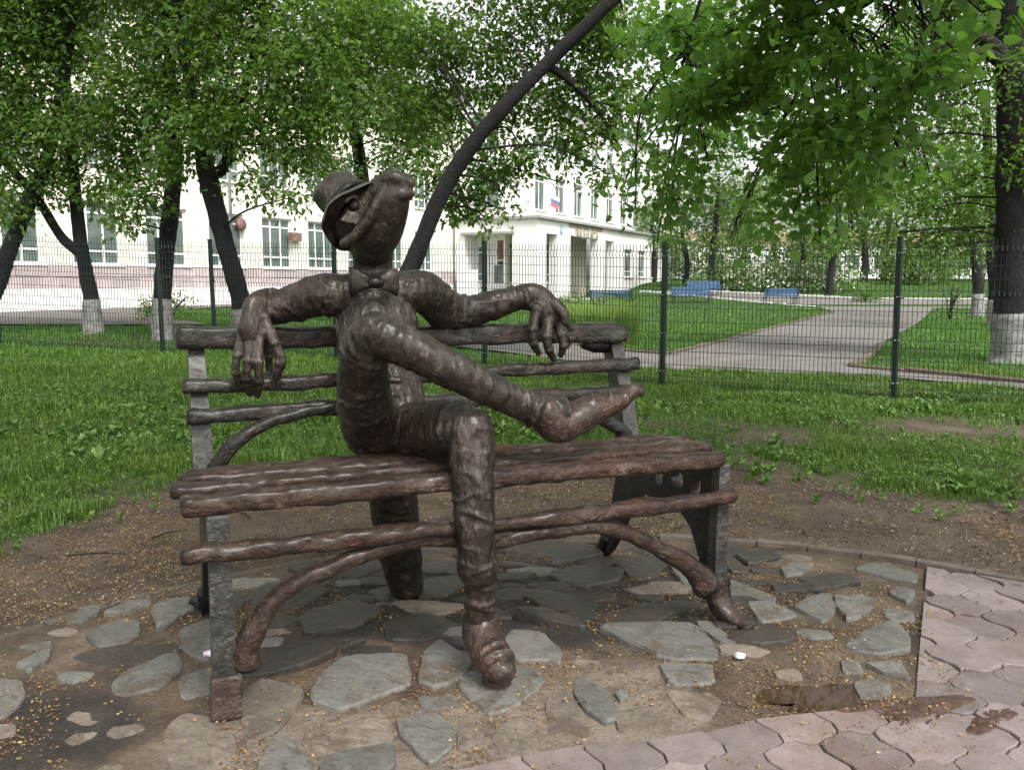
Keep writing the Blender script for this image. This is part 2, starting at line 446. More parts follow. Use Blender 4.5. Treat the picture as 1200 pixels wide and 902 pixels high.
def bed_mat():
    m, nt, B, N, L = newmat('muddy_mortar')
    v = texcoord(N, L)
    f = noise_node(N, L, v, 2.4, 10, 0.72, 0.3)
    c = ramp(N, L, f, [(0.32, (0.026, 0.018, 0.013)), (0.46, (0.075, 0.053, 0.037)), (0.60, (0.140, 0.104, 0.075)), (0.76, (0.26, 0.21, 0.165))])
    a1 = N.new('ShaderNodeAttribute'); a1.attribute_name = 'mortar'
    a2 = N.new('ShaderNodeAttribute'); a2.attribute_name = 'damp'
    f3 = noise_node(N, L, v, 7, 8, 0.7)
    c = mixc(N, L, a1.outputs['Fac'], c, ramp(N, L, f3, [(0.3, (0.085, 0.064, 0.048)), (0.48, (0.175, 0.142, 0.115)), (0.75, (0.265, 0.222, 0.185))]))
    c = mixc(N, L, a2.outputs['Fac'], c, ramp(N, L, f3, [(0.3, (0.016, 0.013, 0.011)), (0.55, (0.038, 0.030, 0.024)), (0.8, (0.085, 0.066, 0.050))]))
    sp = noise_node(N, L, v, 60, 5, 0.7)
    c = mixc(N, L, 0.75, c, ramp(N, L, sp, [(0.3, (0.55, 0.52, 0.5)), (0.55, (1, 1, 1)), (0.75, (1.4, 1.3, 1.15))]), 'MULTIPLY')
    L.new(c, B.inputs['Base Color'])
    L.new(ramp(N, L, f, [(0.30, (0.35,) * 3), (0.48, (0.85,) * 3)]), B.inputs['Roughness'])
    B.inputs['Specular IOR Level'].default_value = 0.4
    b1 = bump(N, L, B, noise_node(N, L, v, 11, 8, 0.65), 0.9, 0.03)
    bump(N, L, B, sp, 0.5, 0.008, b1)
    return m
M['bed'] = bed_mat()
M['asphalt'] = simple('asphalt', [(0.25, (0.078, 0.070, 0.063)), (0.5, (0.136, 0.124, 0.112)), (0.8, (0.21, 0.193, 0.175))], 1.6, 0.85, bstr=0.5, bdist=0.01, bscale=60)
M['mud'] = simple('red_mud', [(0.3, (0.038, 0.018, 0.012)), (0.5, (0.085, 0.042, 0.030)), (0.75, (0.16, 0.095, 0.070))], 22, 0.5, bstr=1.0, bdist=0.015, bscale=60)
def puddle_mat():
    m, nt, B, N, L = newmat('puddle_water')
    v = texcoord(N, L)
    L.new(ramp(N, L, noise_node(N, L, v, 8, 4), [(0.3, (0.030, 0.016, 0.008)), (0.7, (0.060, 0.034, 0.018))]), B.inputs['Base Color'])
    B.inputs['Roughness'].default_value = 0.03
    B.inputs['IOR'].default_value = 1.33
    return m
M['puddle'] = puddle_mat()

# ---------------------------------------------------------------- measured outlines, in metres
STONES = [
    ('slate', [(-2.017, 3.694), (-2.027, 3.854), (-1.967, 3.896), (-1.920, 3.823), (-1.942, 3.723)]),
    ('slate', [(-1.898, 3.793), (-1.854, 3.961), (-1.765, 3.994), (-1.720, 3.907), (-1.788, 3.813)]),
    ('slate', [(-1.859, 3.556), (-1.876, 3.628), (-1.785, 3.763), (-1.706, 3.743), (-1.633, 3.583), (-1.646, 3.494), (-1.734, 3.435)]),
    ('slate', [(-1.707, 3.875), (-1.687, 4.005), (-1.570, 4.028), (-1.493, 3.875), (-1.534, 3.723), (-1.573, 3.628)]),
    ('slate', [(-1.993, 3.260), (-1.979, 3.369), (-1.939, 3.426), (-1.894, 3.329), (-1.910, 3.215)]),
    ('slate', [(-2.059, 3.129), (-1.998, 3.164), (-1.902, 3.143), (-1.828, 3.040), (-1.798, 2.944), (-1.804, 2.865), (-1.873, 2.853)]),
    ('slate', [(-1.532, 3.108), (-1.528, 3.193), (-1.439, 3.345), (-1.385, 3.369), (-1.312, 3.215), (-1.334, 3.087), (-1.434, 3.020), (-1.491, 3.040)]),
    ('slate', [(-1.471, 3.628), (-1.399, 3.723), (-1.275, 3.763), (-1.164, 3.452), (-1.249, 3.306), (-1.376, 3.410)]),
    ('slate', [(-1.290, 3.143), (-1.217, 3.215), (-1.128, 3.306), (-1.042, 3.143), (-1.104, 3.060), (-1.217, 2.994)]),
    ('tan', [(-1.199, 2.756), (-1.179, 2.895), (-1.017, 2.824), (-0.902, 2.650), (-0.971, 2.527), (-1.079, 2.527)]),
    ('tan', [(-1.013, 3.040), (-0.960, 3.143), (-0.781, 3.060), (-0.793, 2.824), (-0.819, 2.756), (-0.899, 2.686)]),
    ('slate', [(-0.746, 3.007), (-0.744, 3.143), (-0.691, 3.290), (-0.559, 3.329), (-0.437, 3.329), (-0.401, 3.179), (-0.397, 3.087), (-0.506, 2.994), (-0.615, 2.907), (-0.718, 2.956)]),
    ('slate', [(-0.362, 3.122), (-0.367, 3.329), (-0.309, 3.477), (-0.230, 3.369), (-0.140, 3.329), (-0.199, 3.143), (-0.291, 3.067)]),
    ('tan', [(-0.699, 2.686), (-0.705, 2.767), (-0.628, 2.824), (-0.536, 2.895), (-0.423, 2.853), (-0.398, 2.712), (-0.479, 2.650), (-0.603, 2.634)]),
    ('slate', [(-0.404, 2.824), (-0.378, 2.853), (-0.258, 2.871), (-0.205, 2.767), (-0.198, 2.660), (-0.259, 2.560), (-0.306, 2.609), (-0.376, 2.723)]),
    ('slate', [(-0.612, 2.551), (-0.559, 2.624), (-0.396, 2.660), (-0.373, 2.551), (-0.399, 2.490), (-0.596, 2.476)]),
    ('slate', [(-0.798, 2.490), (-0.803, 2.650), (-0.782, 2.729), (-0.698, 2.624), (-0.645, 2.575), (-0.625, 2.490)]),
    ('wet', [(-1.094, 3.252), (-0.943, 3.329), (-0.763, 3.385), (-0.723, 3.329), (-0.817, 3.237), (-1.032, 3.164)]),
    ('wet', [(-1.015, 4.254), (-0.847, 4.549), (-0.669, 4.621), (-0.666, 4.437), (-0.875, 4.217)]),
    ('slate', [(0.000, 3.583), (0.130, 3.538), (0.205, 3.369), (0.188, 3.252), (0.138, 3.283), (0.017, 3.290), (-0.036, 3.410)]),
    ('slate', [(-0.207, 3.122), (-0.120, 3.267), (0.000, 3.260), (0.095, 3.237), (0.126, 3.143), (0.080, 3.040), (-0.031, 2.895), (-0.091, 2.871), (-0.158, 2.994)]),
    ('slate', [(0.232, 3.143), (0.267, 3.171), (0.342, 3.087), (0.380, 2.944), (0.369, 2.853), (0.323, 2.824), (0.262, 2.913), (0.233, 3.020)]),
    ('slate', [(0.383, 3.592), (0.608, 3.638), (0.819, 3.647), (0.851, 3.410), (0.828, 3.314), (0.609, 3.314), (0.488, 3.452)]),
    ('slate', [(0.592, 3.275), (0.812, 3.290), (0.776, 3.108), (0.602, 3.087)]),
    ('tan', [(0.582, 3.067), (0.747, 3.081), (0.815, 3.067), (0.692, 2.841), (0.610, 2.882)]),
    ('wet', [(0.000, 3.723), (0.157, 3.753), (0.321, 3.610), (0.317, 3.565), (0.151, 3.610)]),
    ('tan', [(-0.180, 2.835), (-0.121, 2.865), (-0.092, 2.712), (-0.182, 2.634)]),
    ('tan', [(-0.072, 2.712), (0.000, 2.859), (0.075, 2.841), (0.091, 2.660), (-0.028, 2.609)]),
    ('tan', [(0.127, 3.007), (0.210, 3.060), (0.269, 2.824), (0.262, 2.739), (0.114, 2.686)]),
    ('tan', [(0.367, 2.895), (0.498, 2.944), (0.524, 2.824), (0.367, 2.767)]),
    ('slate', [(0.385, 3.040), (0.421, 3.074), (0.438, 3.007), (0.397, 2.982)]),
    ('wet', [(-0.072, 4.621), (0.200, 4.852), (0.485, 4.696), (0.497, 4.577), (0.184, 4.437)]),
    ('wet', [(0.177, 4.279), (0.413, 4.437), (0.585, 4.344), (0.539, 4.156), (0.336, 4.039)]),
    ('wet', [(0.000, 4.039), (0.209, 4.016), (0.404, 3.875), (0.354, 3.773), (0.159, 3.823)]),
    ('wet', [(-0.518, 4.156), (-0.266, 4.279), (-0.173, 4.156), (-0.331, 3.983), (-0.539, 3.983)]),
    ('wet', [(-0.959, 3.675), (-0.767, 3.875), (-0.595, 3.803), (-0.679, 3.610), (-0.884, 3.520)]),
    ('wet', [(-0.569, 3.628), (-0.390, 3.743), (-0.229, 3.647), (-0.366, 3.494), (-0.528, 3.477)]),
    ('wet', [(-1.259, 4.039), (-1.079, 4.156), (-0.907, 4.062), (-1.001, 3.844), (-1.195, 3.823)]),
    ('wet', [(0.393, 3.773), (0.646, 3.875), (0.793, 3.803), (0.652, 3.675), (0.439, 3.656)]),
    ('wet', [(-0.714, 4.039), (-0.561, 4.156), (-0.462, 4.039), (-0.605, 3.875)]),
    ('wet', [(-1.001, 3.410), (-0.837, 3.477), (-0.617, 3.469), (-0.713, 3.402), (-0.948, 3.345)]),
    ('wet', [(0.556, 4.478), (0.812, 4.621), (0.865, 4.520), (0.754, 4.279), (0.614, 4.229)]),
    ('slate', [(0.825, 3.675), (0.889, 3.704), (0.954, 3.477), (0.928, 3.435), (0.879, 3.469)]),
    ('slate', [(0.870, 4.549), (0.932, 4.506), (0.928, 4.156), (0.923, 4.073), (0.858, 4.132), (0.848, 4.305)]),
    ('slate', [(1.093, 4.305), (1.171, 4.180), (1.279, 3.994), (1.241, 3.896), (1.127, 4.016), (1.012, 4.005)]),
    ('slate', [(1.118, 3.907), (1.226, 3.928), (1.318, 3.773), (1.218, 3.704), (1.113, 3.675)]),
    ('slate', [(1.332, 3.875), (1.503, 4.016), (1.562, 4.016), (1.502, 3.803), (1.401, 3.675), (1.357, 3.773)]),
    ('slate', [(1.570, 4.016), (1.700, 4.039), (1.772, 3.961), (1.641, 3.793), (1.512, 3.685), (1.522, 3.823)]),
    ('slate', [(1.438, 4.410), (1.557, 4.492), (1.635, 4.451), (1.521, 4.318), (1.424, 4.292)]),
    ('wet', [(1.323, 4.180), (1.527, 4.144), (1.566, 4.073), (1.304, 4.073)]),
    ('slate', [(1.827, 4.410), (2.005, 4.506), (2.138, 4.344), (2.069, 4.217), (1.952, 4.279)]),
    ('slate', [(1.847, 4.039), (1.947, 4.120), (1.986, 4.039), (1.891, 3.907)]),
    ('slate', [(1.750, 3.854), (1.872, 3.823), (1.825, 3.704), (1.709, 3.723)]),
    ('slate', [(1.403, 3.435), (1.577, 3.592), (1.718, 3.656), (1.701, 3.494), (1.650, 3.385), (1.530, 3.353), (1.420, 3.385)]),
    ('slate', [(1.336, 3.306), (1.399, 3.290), (1.387, 3.200), (1.306, 3.200)]),
    ('slate', [(1.421, 3.267), (1.572, 3.290), (1.548, 3.143), (1.471, 3.179)]),
    ('slate', [(1.315, 3.122), (1.396, 3.157), (1.457, 3.108), (1.417, 3.040), (1.301, 3.007)]),
    ('wet', [(1.242, 4.621), (1.455, 4.696), (1.491, 4.577), (1.294, 4.465)]),
    ('wet', [(1.456, 4.254), (1.708, 4.279), (1.779, 4.180), (1.587, 4.132)]),
    ('wet', [(1.146, 4.520), (1.214, 4.549), (1.260, 4.344), (1.151, 4.357)]),
]
FIGURE = {
    'torso': [(0.743, 0.500, 0.921, 0.140), (0.741, 0.580, 1.079, 0.146), (0.751, 0.680, 1.278, 0.152), (0.758, 0.730, 1.413, 0.146), (0.753, 0.750, 1.504, 0.115), (0.751, 0.750, 1.580, 0.077), (0.748, 0.730, 1.693, 0.076)],
    'shoulder': [(0.895, 0.720, 1.492, 0.097), (0.761, 0.750, 1.493, 0.115), (0.617, 0.730, 1.486, 0.094)],
    'arm_a': [(0.617, 0.730, 1.479, 0.094), (0.525, 0.760, 1.483, 0.094), (0.419, 0.820, 1.452, 0.083), (0.324, 0.860, 1.422, 0.072)],
    'hand_a': [(0.318, 0.860, 1.445, 0.064), (0.258, 0.820, 1.432, 0.063), (0.230, 0.790, 1.359, 0.063), (0.227, 0.780, 1.301, 0.059)],
    'fa1': [(0.187, 0.790, 1.338, 0.022), (0.155, 0.760, 1.231, 0.018), (0.146, 0.760, 1.158, 0.017), (0.167, 0.790, 1.083, 0.014)],
    'fa2': [(0.216, 0.770, 1.324, 0.022), (0.194, 0.730, 1.210, 0.019), (0.188, 0.740, 1.132, 0.018), (0.204, 0.780, 1.060, 0.015)],
    'fa3': [(0.252, 0.770, 1.323, 0.022), (0.239, 0.730, 1.201, 0.019), (0.241, 0.740, 1.119, 0.018), (0.236, 0.780, 1.051, 0.015)],
    'fa4': [(0.278, 0.840, 1.326, 0.023), (0.300, 0.870, 1.209, 0.019), (0.299, 0.880, 1.132, 0.018), (0.280, 0.890, 1.085, 0.014)],
    'ta': [(0.271, 0.790, 1.388, 0.028), (0.312, 0.750, 1.278, 0.023), (0.330, 0.740, 1.193, 0.022), (0.304, 0.760, 1.114, 0.017)],
    'arm_b': [(0.890, 0.730, 1.492, 0.101), (0.993, 0.760, 1.495, 0.095), (1.116, 0.860, 1.416, 0.094), (1.240, 0.890, 1.393, 0.079), (1.417, 0.880, 1.437, 0.068), (1.547, 0.860, 1.465, 0.053)],
    'hand_b': [(1.533, 0.860, 1.466, 0.060), (1.603, 0.850, 1.461, 0.064), (1.646, 0.830, 1.406, 0.068), (1.665, 0.820, 1.355, 0.064)],
    'fb1': [(1.589, 0.810, 1.407, 0.030), (1.553, 0.780, 1.308, 0.024), (1.558, 0.780, 1.240, 0.022), (1.600, 0.810, 1.186, 0.017)],
    'fb2': [(1.655, 0.810, 1.364, 0.030), (1.627, 0.770, 1.273, 0.024), (1.637, 0.770, 1.209, 0.022), (1.680, 0.800, 1.154, 0.017)],
    'fb3': [(1.698, 0.830, 1.371, 0.028), (1.722, 0.810, 1.281, 0.023), (1.737, 0.810, 1.220, 0.022), (1.733, 0.830, 1.171, 0.016)],
    'fb4': [(1.747, 0.880, 1.381, 0.026), (1.816, 0.900, 1.304, 0.022), (1.821, 0.900, 1.247, 0.020), (1.802, 0.900, 1.207, 0.015)],
    'tb': [(1.683, 0.800, 1.427, 0.038), (1.711, 0.770, 1.390, 0.030), (1.721, 0.760, 1.343, 0.021)],
    'thigh_a': [(0.674, 0.450, 0.916, 0.130), (0.593, 0.280, 1.070, 0.109), (0.549, 0.120, 1.224, 0.093), (0.552, 0.030, 1.333, 0.084), (0.571, -0.000, 1.362, 0.078)],
    'shin_a': [(0.567, 0.000, 1.359, 0.079), (0.689, -0.030, 1.301, 0.075), (0.844, -0.060, 1.216, 0.070), (0.997, -0.060, 1.135, 0.062), (1.089, -0.050, 1.092, 0.059)],
    'sock_a': [(1.072, -0.050, 1.093, 0.056), (1.180, -0.050, 1.053, 0.063), (1.292, -0.050, 1.020, 0.068)],
    'thigh_b': [(0.828, 0.400, 0.902, 0.127), (0.876, 0.200, 0.946, 0.118), (0.918, 0.030, 0.974, 0.099), (0.935, -0.000, 0.964, 0.092)],
    'shin_b': [(0.931, -0.020, 0.975, 0.093), (0.922, -0.060, 0.800, 0.085), (0.917, -0.090, 0.641, 0.078), (0.927, -0.090, 0.506, 0.072), (0.930, -0.090, 0.451, 0.077)],
    'sock_b': [(0.930, -0.090, 0.489, 0.056), (0.940, -0.080, 0.365, 0.054), (0.944, -0.070, 0.240, 0.060)],
    'shoe_a': [(1.235, -0.050, 1.030, 0.077), (1.292, -0.050, 0.978, 0.078), (1.425, -0.050, 1.025, 0.069), (1.535, -0.050, 1.054, 0.052), (1.630, -0.050, 1.098, 0.032)],
    'shoe_b': [(0.951, -0.060, 0.225, 0.073), (0.950, -0.090, 0.174, 0.080), (0.954, -0.160, 0.130, 0.075), (0.961, -0.220, 0.113, 0.067), (0.963, -0.250, 0.106, 0.054)],
    'tail': [(0.755, 0.550, 0.856, 0.127), (0.806, 0.680, 0.651, 0.109), (0.832, 0.740, 0.472, 0.108), (0.860, 0.780, 0.292, 0.102), (0.894, 0.820, 0.123, 0.087), (0.915, 0.840, 0.010, 0.071)],
    'jaw': [(0.734, 0.700, 1.711, 0.102), (0.743, 0.640, 1.771, 0.115), (0.766, 0.580, 1.840, 0.102), (0.791, 0.530, 1.898, 0.079), (0.817, 0.500, 1.938, 0.050)],
    'snout': [(0.644, 0.700, 1.794, 0.093), (0.673, 0.640, 1.827, 0.077), (0.719, 0.580, 1.896, 0.062), (0.762, 0.530, 1.942, 0.054), (0.818, 0.490, 1.958, 0.039)],
    'skull': [(0.696, 0.780, 1.777, 0.114), (0.679, 0.800, 1.846, 0.115)],
    'lip': [(0.595, 0.600, 1.705, 0.024), (0.634, 0.562, 1.739, 0.025), (0.677, 0.522, 1.795, 0.025), (0.712, 0.497, 1.864, 0.025), (0.743, 0.500, 1.925, 0.025)],
    'bill_top': [(0.730, 0.530, 1.951, 0.032), (0.781, 0.490, 1.971, 0.034), (0.843, 0.475, 1.954, 0.027)],
    'bill_low': [(0.772, 0.500, 1.898, 0.030), (0.805, 0.475, 1.904, 0.030), (0.846, 0.475, 1.909, 0.023)],
    'lip2': [(0.602, 0.600, 1.683, 0.011), (0.643, 0.555, 1.718, 0.008), (0.686, 0.500, 1.769, 0.008), (0.728, 0.474, 1.838, 0.008), (0.761, 0.458, 1.901, 0.008)],
}
MARKS = {
    'eye': [(0.636, 0.572, 1.860, 0.025)],
    'hat': [(0.663, 0.675, 1.847, 0.159)],
    'bow': [(0.646, 0.555, 1.532, 0.051), (0.709, 0.540, 1.539, 0.029), (0.784, 0.555, 1.532, 0.051)],
    'nos': [(0.749, 0.520, 1.972, 0.018), (0.795, 0.500, 1.979, 0.018)],
}
T_FARLEFT = [(-11.89, 18.00, 0.26, 0.24), (-10.92, 18.00, 1.25, 0.19), (-10.46, 18.00, 2.22, 0.16), (-9.98, 18.00, 3.18, 0.14), (-9.47, 18.00, 4.30, 0.12), (-9.12, 18.00, 5.65, 0.10), (-8.76, 18.00, 7.14, 0.06)]
T_FORKED = [(-9.06, 18.50, 0.49, 0.21), (-9.09, 18.50, 1.24, 0.16), (-9.20, 18.50, 2.06, 0.14), (-9.29, 18.50, 3.32, 0.13), (-9.31, 18.50, 4.73, 0.11), (-9.34, 18.50, 6.28, 0.09), (-9.14, 18.50, 7.97, 0.06)]
T_FORKED_LIMB = [(-9.20, 18.50, 2.09, 0.12), (-9.58, 18.40, 2.45, 0.10), (-9.91, 18.20, 3.20, 0.09), (-10.21, 18.00, 3.70, 0.08), (-10.74, 17.80, 4.35, 0.05)]
T_SIDE = [(-7.22, 17.60, 0.38, 0.21), (-7.18, 17.60, 1.17, 0.18), (-7.07, 17.60, 2.03, 0.17), (-6.90, 17.60, 3.06, 0.16), (-6.78, 17.60, 4.07, 0.14), (-6.79, 17.60, 5.56, 0.11), (-6.83, 17.50, 7.47, 0.06)]
T_VEE = [(-5.19, 16.50, 0.37, 0.21), (-5.22, 16.50, 1.11, 0.18), (-5.42, 16.50, 2.00, 0.17), (-5.64, 16.50, 2.97, 0.18), (-5.76, 16.50, 3.52, 0.18), (-5.90, 16.50, 4.38, 0.12), (-6.07, 16.40, 5.74, 0.09), (-6.23, 16.40, 7.24, 0.06)]
T_VEE_LIMB = [(-5.76, 16.50, 3.52, 0.14), (-5.41, 16.40, 3.66, 0.10), (-5.06, 16.20, 4.48, 0.09), (-4.70, 16.00, 5.49, 0.07), (-4.31, 15.90, 6.92, 0.05)]
T_HEAD = [(-3.68, 23.00, 0.18, 0.22), (-3.78, 23.00, 2.18, 0.18), (-3.96, 23.00, 4.41, 0.17), (-4.23, 23.00, 6.15, 0.15), (-4.32, 23.00, 7.86, 0.12), (-4.36, 23.00, 9.95, 0.08)]
T_LEAN = [(-2.19, 14.80, 0.57, 0.19), (-1.94, 14.80, 1.30, 0.16), (-1.68, 14.80, 1.88, 0.15), (-1.17, 14.60, 3.01, 0.14), (-0.63, 14.40, 3.78, 0.13), (-0.03, 14.20, 4.41, 0.12), (0.54, 14.10, 4.95, 0.11), (1.09, 13.90, 5.42, 0.11), (1.63, 13.70, 5.87, 0.09), (2.54, 13.40, 6.56, 0.07)]
T_LEAN_LIMB = [(0.54, 14.10, 4.95, 0.07), (0.94, 14.30, 4.74, 0.06), (1.42, 14.60, 4.33, 0.04), (1.85, 14.80, 3.74, 0.02)]
T_LEAN_BOUGH = [(-0.63, 14.40, 3.78, 0.07), (-0.85, 14.60, 4.47, 0.07), (-1.25, 14.80, 5.06, 0.06), (-1.58, 15.00, 5.80, 0.04), (-1.86, 15.00, 6.48, 0.03)]
T_BIG = [(9.63, 16.20, -0.00, 0.57), (9.61, 16.20, 0.31, 0.44), (9.51, 16.20, 1.20, 0.38), (9.43, 16.20, 2.31, 0.34), (9.35, 16.20, 3.87, 0.34), (9.22, 16.20, 5.24, 0.33), (9.06, 16.20, 6.58, 0.30), (9.02, 16.20, 8.04, 0.21)]
T_BIG_LIMB = [(8.99, 16.10, 5.52, 0.14), (8.39, 15.90, 5.84, 0.12), (7.71, 15.60, 5.71, 0.09), (7.18, 15.40, 5.46, 0.08), (6.89, 15.20, 5.08, 0.06), (6.68, 15.00, 4.55, 0.04)]
T_BIG_BOUGH = [(9.03, 16.10, 5.40, 0.13), (8.36, 15.80, 5.56, 0.10), (7.68, 15.50, 5.34, 0.08), (7.31, 15.30, 5.01, 0.06), (7.10, 15.10, 4.43, 0.04)]
T_SECOND = [(16.43, 29.00, 0.32, 0.28), (16.34, 29.00, 1.21, 0.23), (16.18, 29.00, 2.35, 0.21), (15.93, 29.00, 4.32, 0.17), (15.58, 29.00, 7.35, 0.12)]
T_THIRD = [(19.59, 36.00, 0.30, 0.26), (19.53, 36.00, 1.30, 0.22), (19.34, 36.00, 2.54, 0.19), (19.07, 36.00, 4.98, 0.17), (18.71, 36.00, 7.73, 0.11)]
B_FARLEFT = [(-10.01, 18.00, 6.48, 1.26), (-10.80, 18.00, 5.15, 1.26), (-9.99, 18.00, 4.30, 0.99), (-11.12, 18.00, 3.27, 0.90), (-9.98, 17.50, 2.88, 0.49), (-11.38, 18.00, 6.65, 1.62), (-9.56, 18.00, 8.12, 1.62)]
B_FORKED = [(-9.05, 18.50, 6.62, 1.29), (-9.57, 18.30, 5.21, 1.01), (-8.39, 18.00, 4.64, 1.08), (-8.03, 17.80, 3.33, 0.80), (-9.51, 18.00, 3.70, 0.72), (-7.56, 18.00, 3.96, 0.72), (-8.19, 18.00, 8.12, 1.62)]
B_SIDE = [(-6.81, 17.30, 6.13, 1.21), (-7.08, 17.00, 4.95, 1.02), (-6.10, 17.00, 4.79, 0.85), (-6.44, 16.50, 3.76, 0.58), (-7.13, 16.50, 3.04, 0.49), (-7.31, 16.50, 2.61, 0.30), (-6.28, 17.00, 7.76, 1.70)]
B_VEE = [(-5.07, 16.00, 5.79, 1.20), (-4.35, 15.50, 4.65, 0.93), (-5.44, 16.00, 4.30, 0.80), (-3.85, 15.20, 3.73, 0.64), (-3.55, 15.00, 4.97, 0.82), (-4.49, 15.30, 3.23, 0.46), (-3.39, 15.40, 5.91, 0.92), (-3.75, 15.00, 2.98, 0.33), (-3.28, 15.00, 4.27, 0.60), (-4.54, 16.00, 7.53, 1.60)]
B_HEAD = [(-3.89, 22.50, 7.30, 1.35), (-4.36, 22.50, 5.84, 1.01), (-3.09, 22.00, 5.95, 1.10), (-2.79, 22.00, 4.49, 0.88), (-4.62, 22.00, 4.28, 0.77), (-2.95, 22.00, 7.58, 1.21), (-2.14, 22.00, 5.33, 0.88), (-4.18, 22.00, 9.38, 1.98)]
B_LEAN = [(-0.59, 15.00, 3.34, 0.54), (-0.12, 14.80, 2.93, 0.36), (-0.96, 15.00, 2.87, 0.36), (0.22, 14.80, 3.60, 0.38), (-0.36, 14.60, 2.49, 0.15), (-1.52, 15.80, 5.59, 0.87), (-0.60, 15.60, 5.83, 0.86), (-0.83, 15.40, 3.83, 0.59), (-0.37, 15.20, 3.36, 0.49), (-0.82, 15.20, 2.85, 0.38), (0.00, 15.40, 4.19, 0.59), (0.59, 15.20, 4.59, 0.64), (1.30, 15.00, 5.25, 0.72), (0.37, 15.40, 5.84, 0.62), (1.17, 15.00, 3.91, 0.57), (1.79, 14.80, 4.44, 0.67), (1.91, 14.80, 5.74, 0.81), (-0.07, 15.20, 2.71, 0.21), (0.88, 15.00, 3.20, 0.21), (1.66, 14.80, 3.32, 0.33), (-2.45, 16.00, 6.23, 0.80), (-0.15, 15.60, 4.96, 0.62), (-1.07, 15.80, 4.71, 0.63), (1.43, 15.00, 6.01, 0.75), (-1.84, 15.80, 4.56, 0.63), (-1.45, 15.60, 3.26, 0.37), (0.73, 15.40, 7.31, 1.54)]
B_LINDEN_BACK = [(1.85, 11.00, 4.57, 0.49), (1.81, 11.00, 3.85, 0.49), (1.50, 11.00, 3.28, 0.31), (1.85, 10.50, 2.85, 0.47), (2.41, 10.50, 4.52, 0.73), (2.53, 10.00, 3.17, 0.60), (3.19, 10.00, 3.64, 0.65), (3.16, 9.50, 2.55, 0.47), (3.80, 9.50, 2.91, 0.43), (3.93, 9.50, 3.98, 0.67), (2.66, 10.00, 2.26, 0.32), (1.97, 10.50, 2.15, 0.21), (3.38, 9.50, 1.98, 0.15)]
B_LINDEN = [(1.38, 7.20, 3.52, 0.43), (1.60, 6.60, 2.93, 0.43), (1.38, 7.50, 2.98, 0.38), (1.82, 6.20, 2.38, 0.34), (1.53, 6.80, 2.43, 0.33), (1.31, 7.20, 2.20, 0.22), (2.03, 5.80, 2.55, 0.32), (2.08, 5.40, 2.93, 0.35), (1.72, 5.80, 3.14, 0.35), (2.31, 5.20, 2.64, 0.25), (2.01, 6.20, 2.02, 0.22), (1.69, 6.60, 1.96, 0.18), (2.25, 5.90, 2.20, 0.22), (2.35, 5.00, 2.97, 0.30), (1.24, 7.40, 1.86, 0.12), (2.44, 6.20, 1.90, 0.12), (2.24, 6.30, 1.82, 0.09), (2.52, 5.60, 2.27, 0.17), (2.52, 4.80, 2.98, 0.24), (1.80, 5.60, 3.59, 0.62), (2.37, 5.00, 3.38, 0.55), (2.15, 5.40, 2.43, 0.27), (2.36, 5.00, 2.69, 0.20), (1.67, 6.20, 2.96, 0.31), (2.40, 4.80, 2.78, 0.22), (2.24, 5.20, 3.02, 0.29), (1.04, 7.60, 2.57, 0.17), (1.05, 7.40, 2.15, 0.10), (2.87, 6.00, 2.29, 0.13), (2.71, 6.40, 2.04, 0.14)]
B_BIG = [(8.52, 17.60, 5.07, 1.14), (9.03, 17.40, 3.38, 0.96), (8.02, 17.00, 2.84, 0.82), (7.52, 17.50, 3.89, 0.91), (8.20, 16.60, 2.17, 0.43), (6.88, 17.50, 2.88, 0.70), (9.06, 17.50, 6.35, 1.31), (7.74, 17.50, 6.02, 1.31), (7.08, 17.80, 4.77, 0.98), (8.78, 16.80, 2.50, 0.54), (6.46, 17.00, 2.35, 0.37), (7.55, 17.00, 2.27, 0.41), (9.45, 15.50, 3.77, 0.78), (9.50, 15.50, 5.08, 0.93), (8.86, 17.00, 7.76, 2.04)]
B_SECOND = [(14.53, 27.00, 4.64, 1.22), (13.82, 27.00, 3.34, 0.94), (15.30, 27.00, 3.08, 0.81), (13.65, 28.00, 5.56, 1.40), (14.93, 28.00, 6.88, 1.68), (13.07, 27.00, 2.56, 0.49), (14.15, 27.00, 2.29, 0.43)]
B_THIRD = [(17.36, 34.00, 4.47, 1.19), (16.42, 34.00, 3.48, 0.95), (18.11, 35.00, 6.23, 1.40), (17.10, 35.00, 5.90, 1.23), (15.97, 34.00, 2.65, 0.48)]
FARTREES = [(14.28, 62.00, 1.43, 0.31), (13.30, 66.00, 1.55, 0.26), (21.42, 58.00, 1.44, 0.29), (30.65, 75.00, 1.99, 0.38), (24.28, 72.00, 1.98, 0.29), (34.67, 80.00, 2.02, 0.40), (22.77, 85.00, 1.80, 0.34), (24.21, 80.00, 1.87, 0.32), (12.29, 75.00, 1.03, 0.30)]
FARBENCH = [(10.88, 52.00, 0.06, 0.00), (12.59, 57.00, 0.31, 0.00), (15.79, 50.00, 0.12, 0.00), (5.54, 48.00, 0.41, 0.00)]
SHRUBS = [(2.16, 20.50, 0.04, 0.82), (18.19, 60.00, 0.84, 1.80), (21.46, 60.00, 0.96, 1.92), (16.64, 62.00, 0.82, 1.36), (12.97, 58.00, 0.75, 0.70), (21.46, 52.00, 0.68, 0.68), (3.78, 27.00, 0.16, 0.32)]
FLAG = [(2.28, 54.00, 5.29, 0.00)]
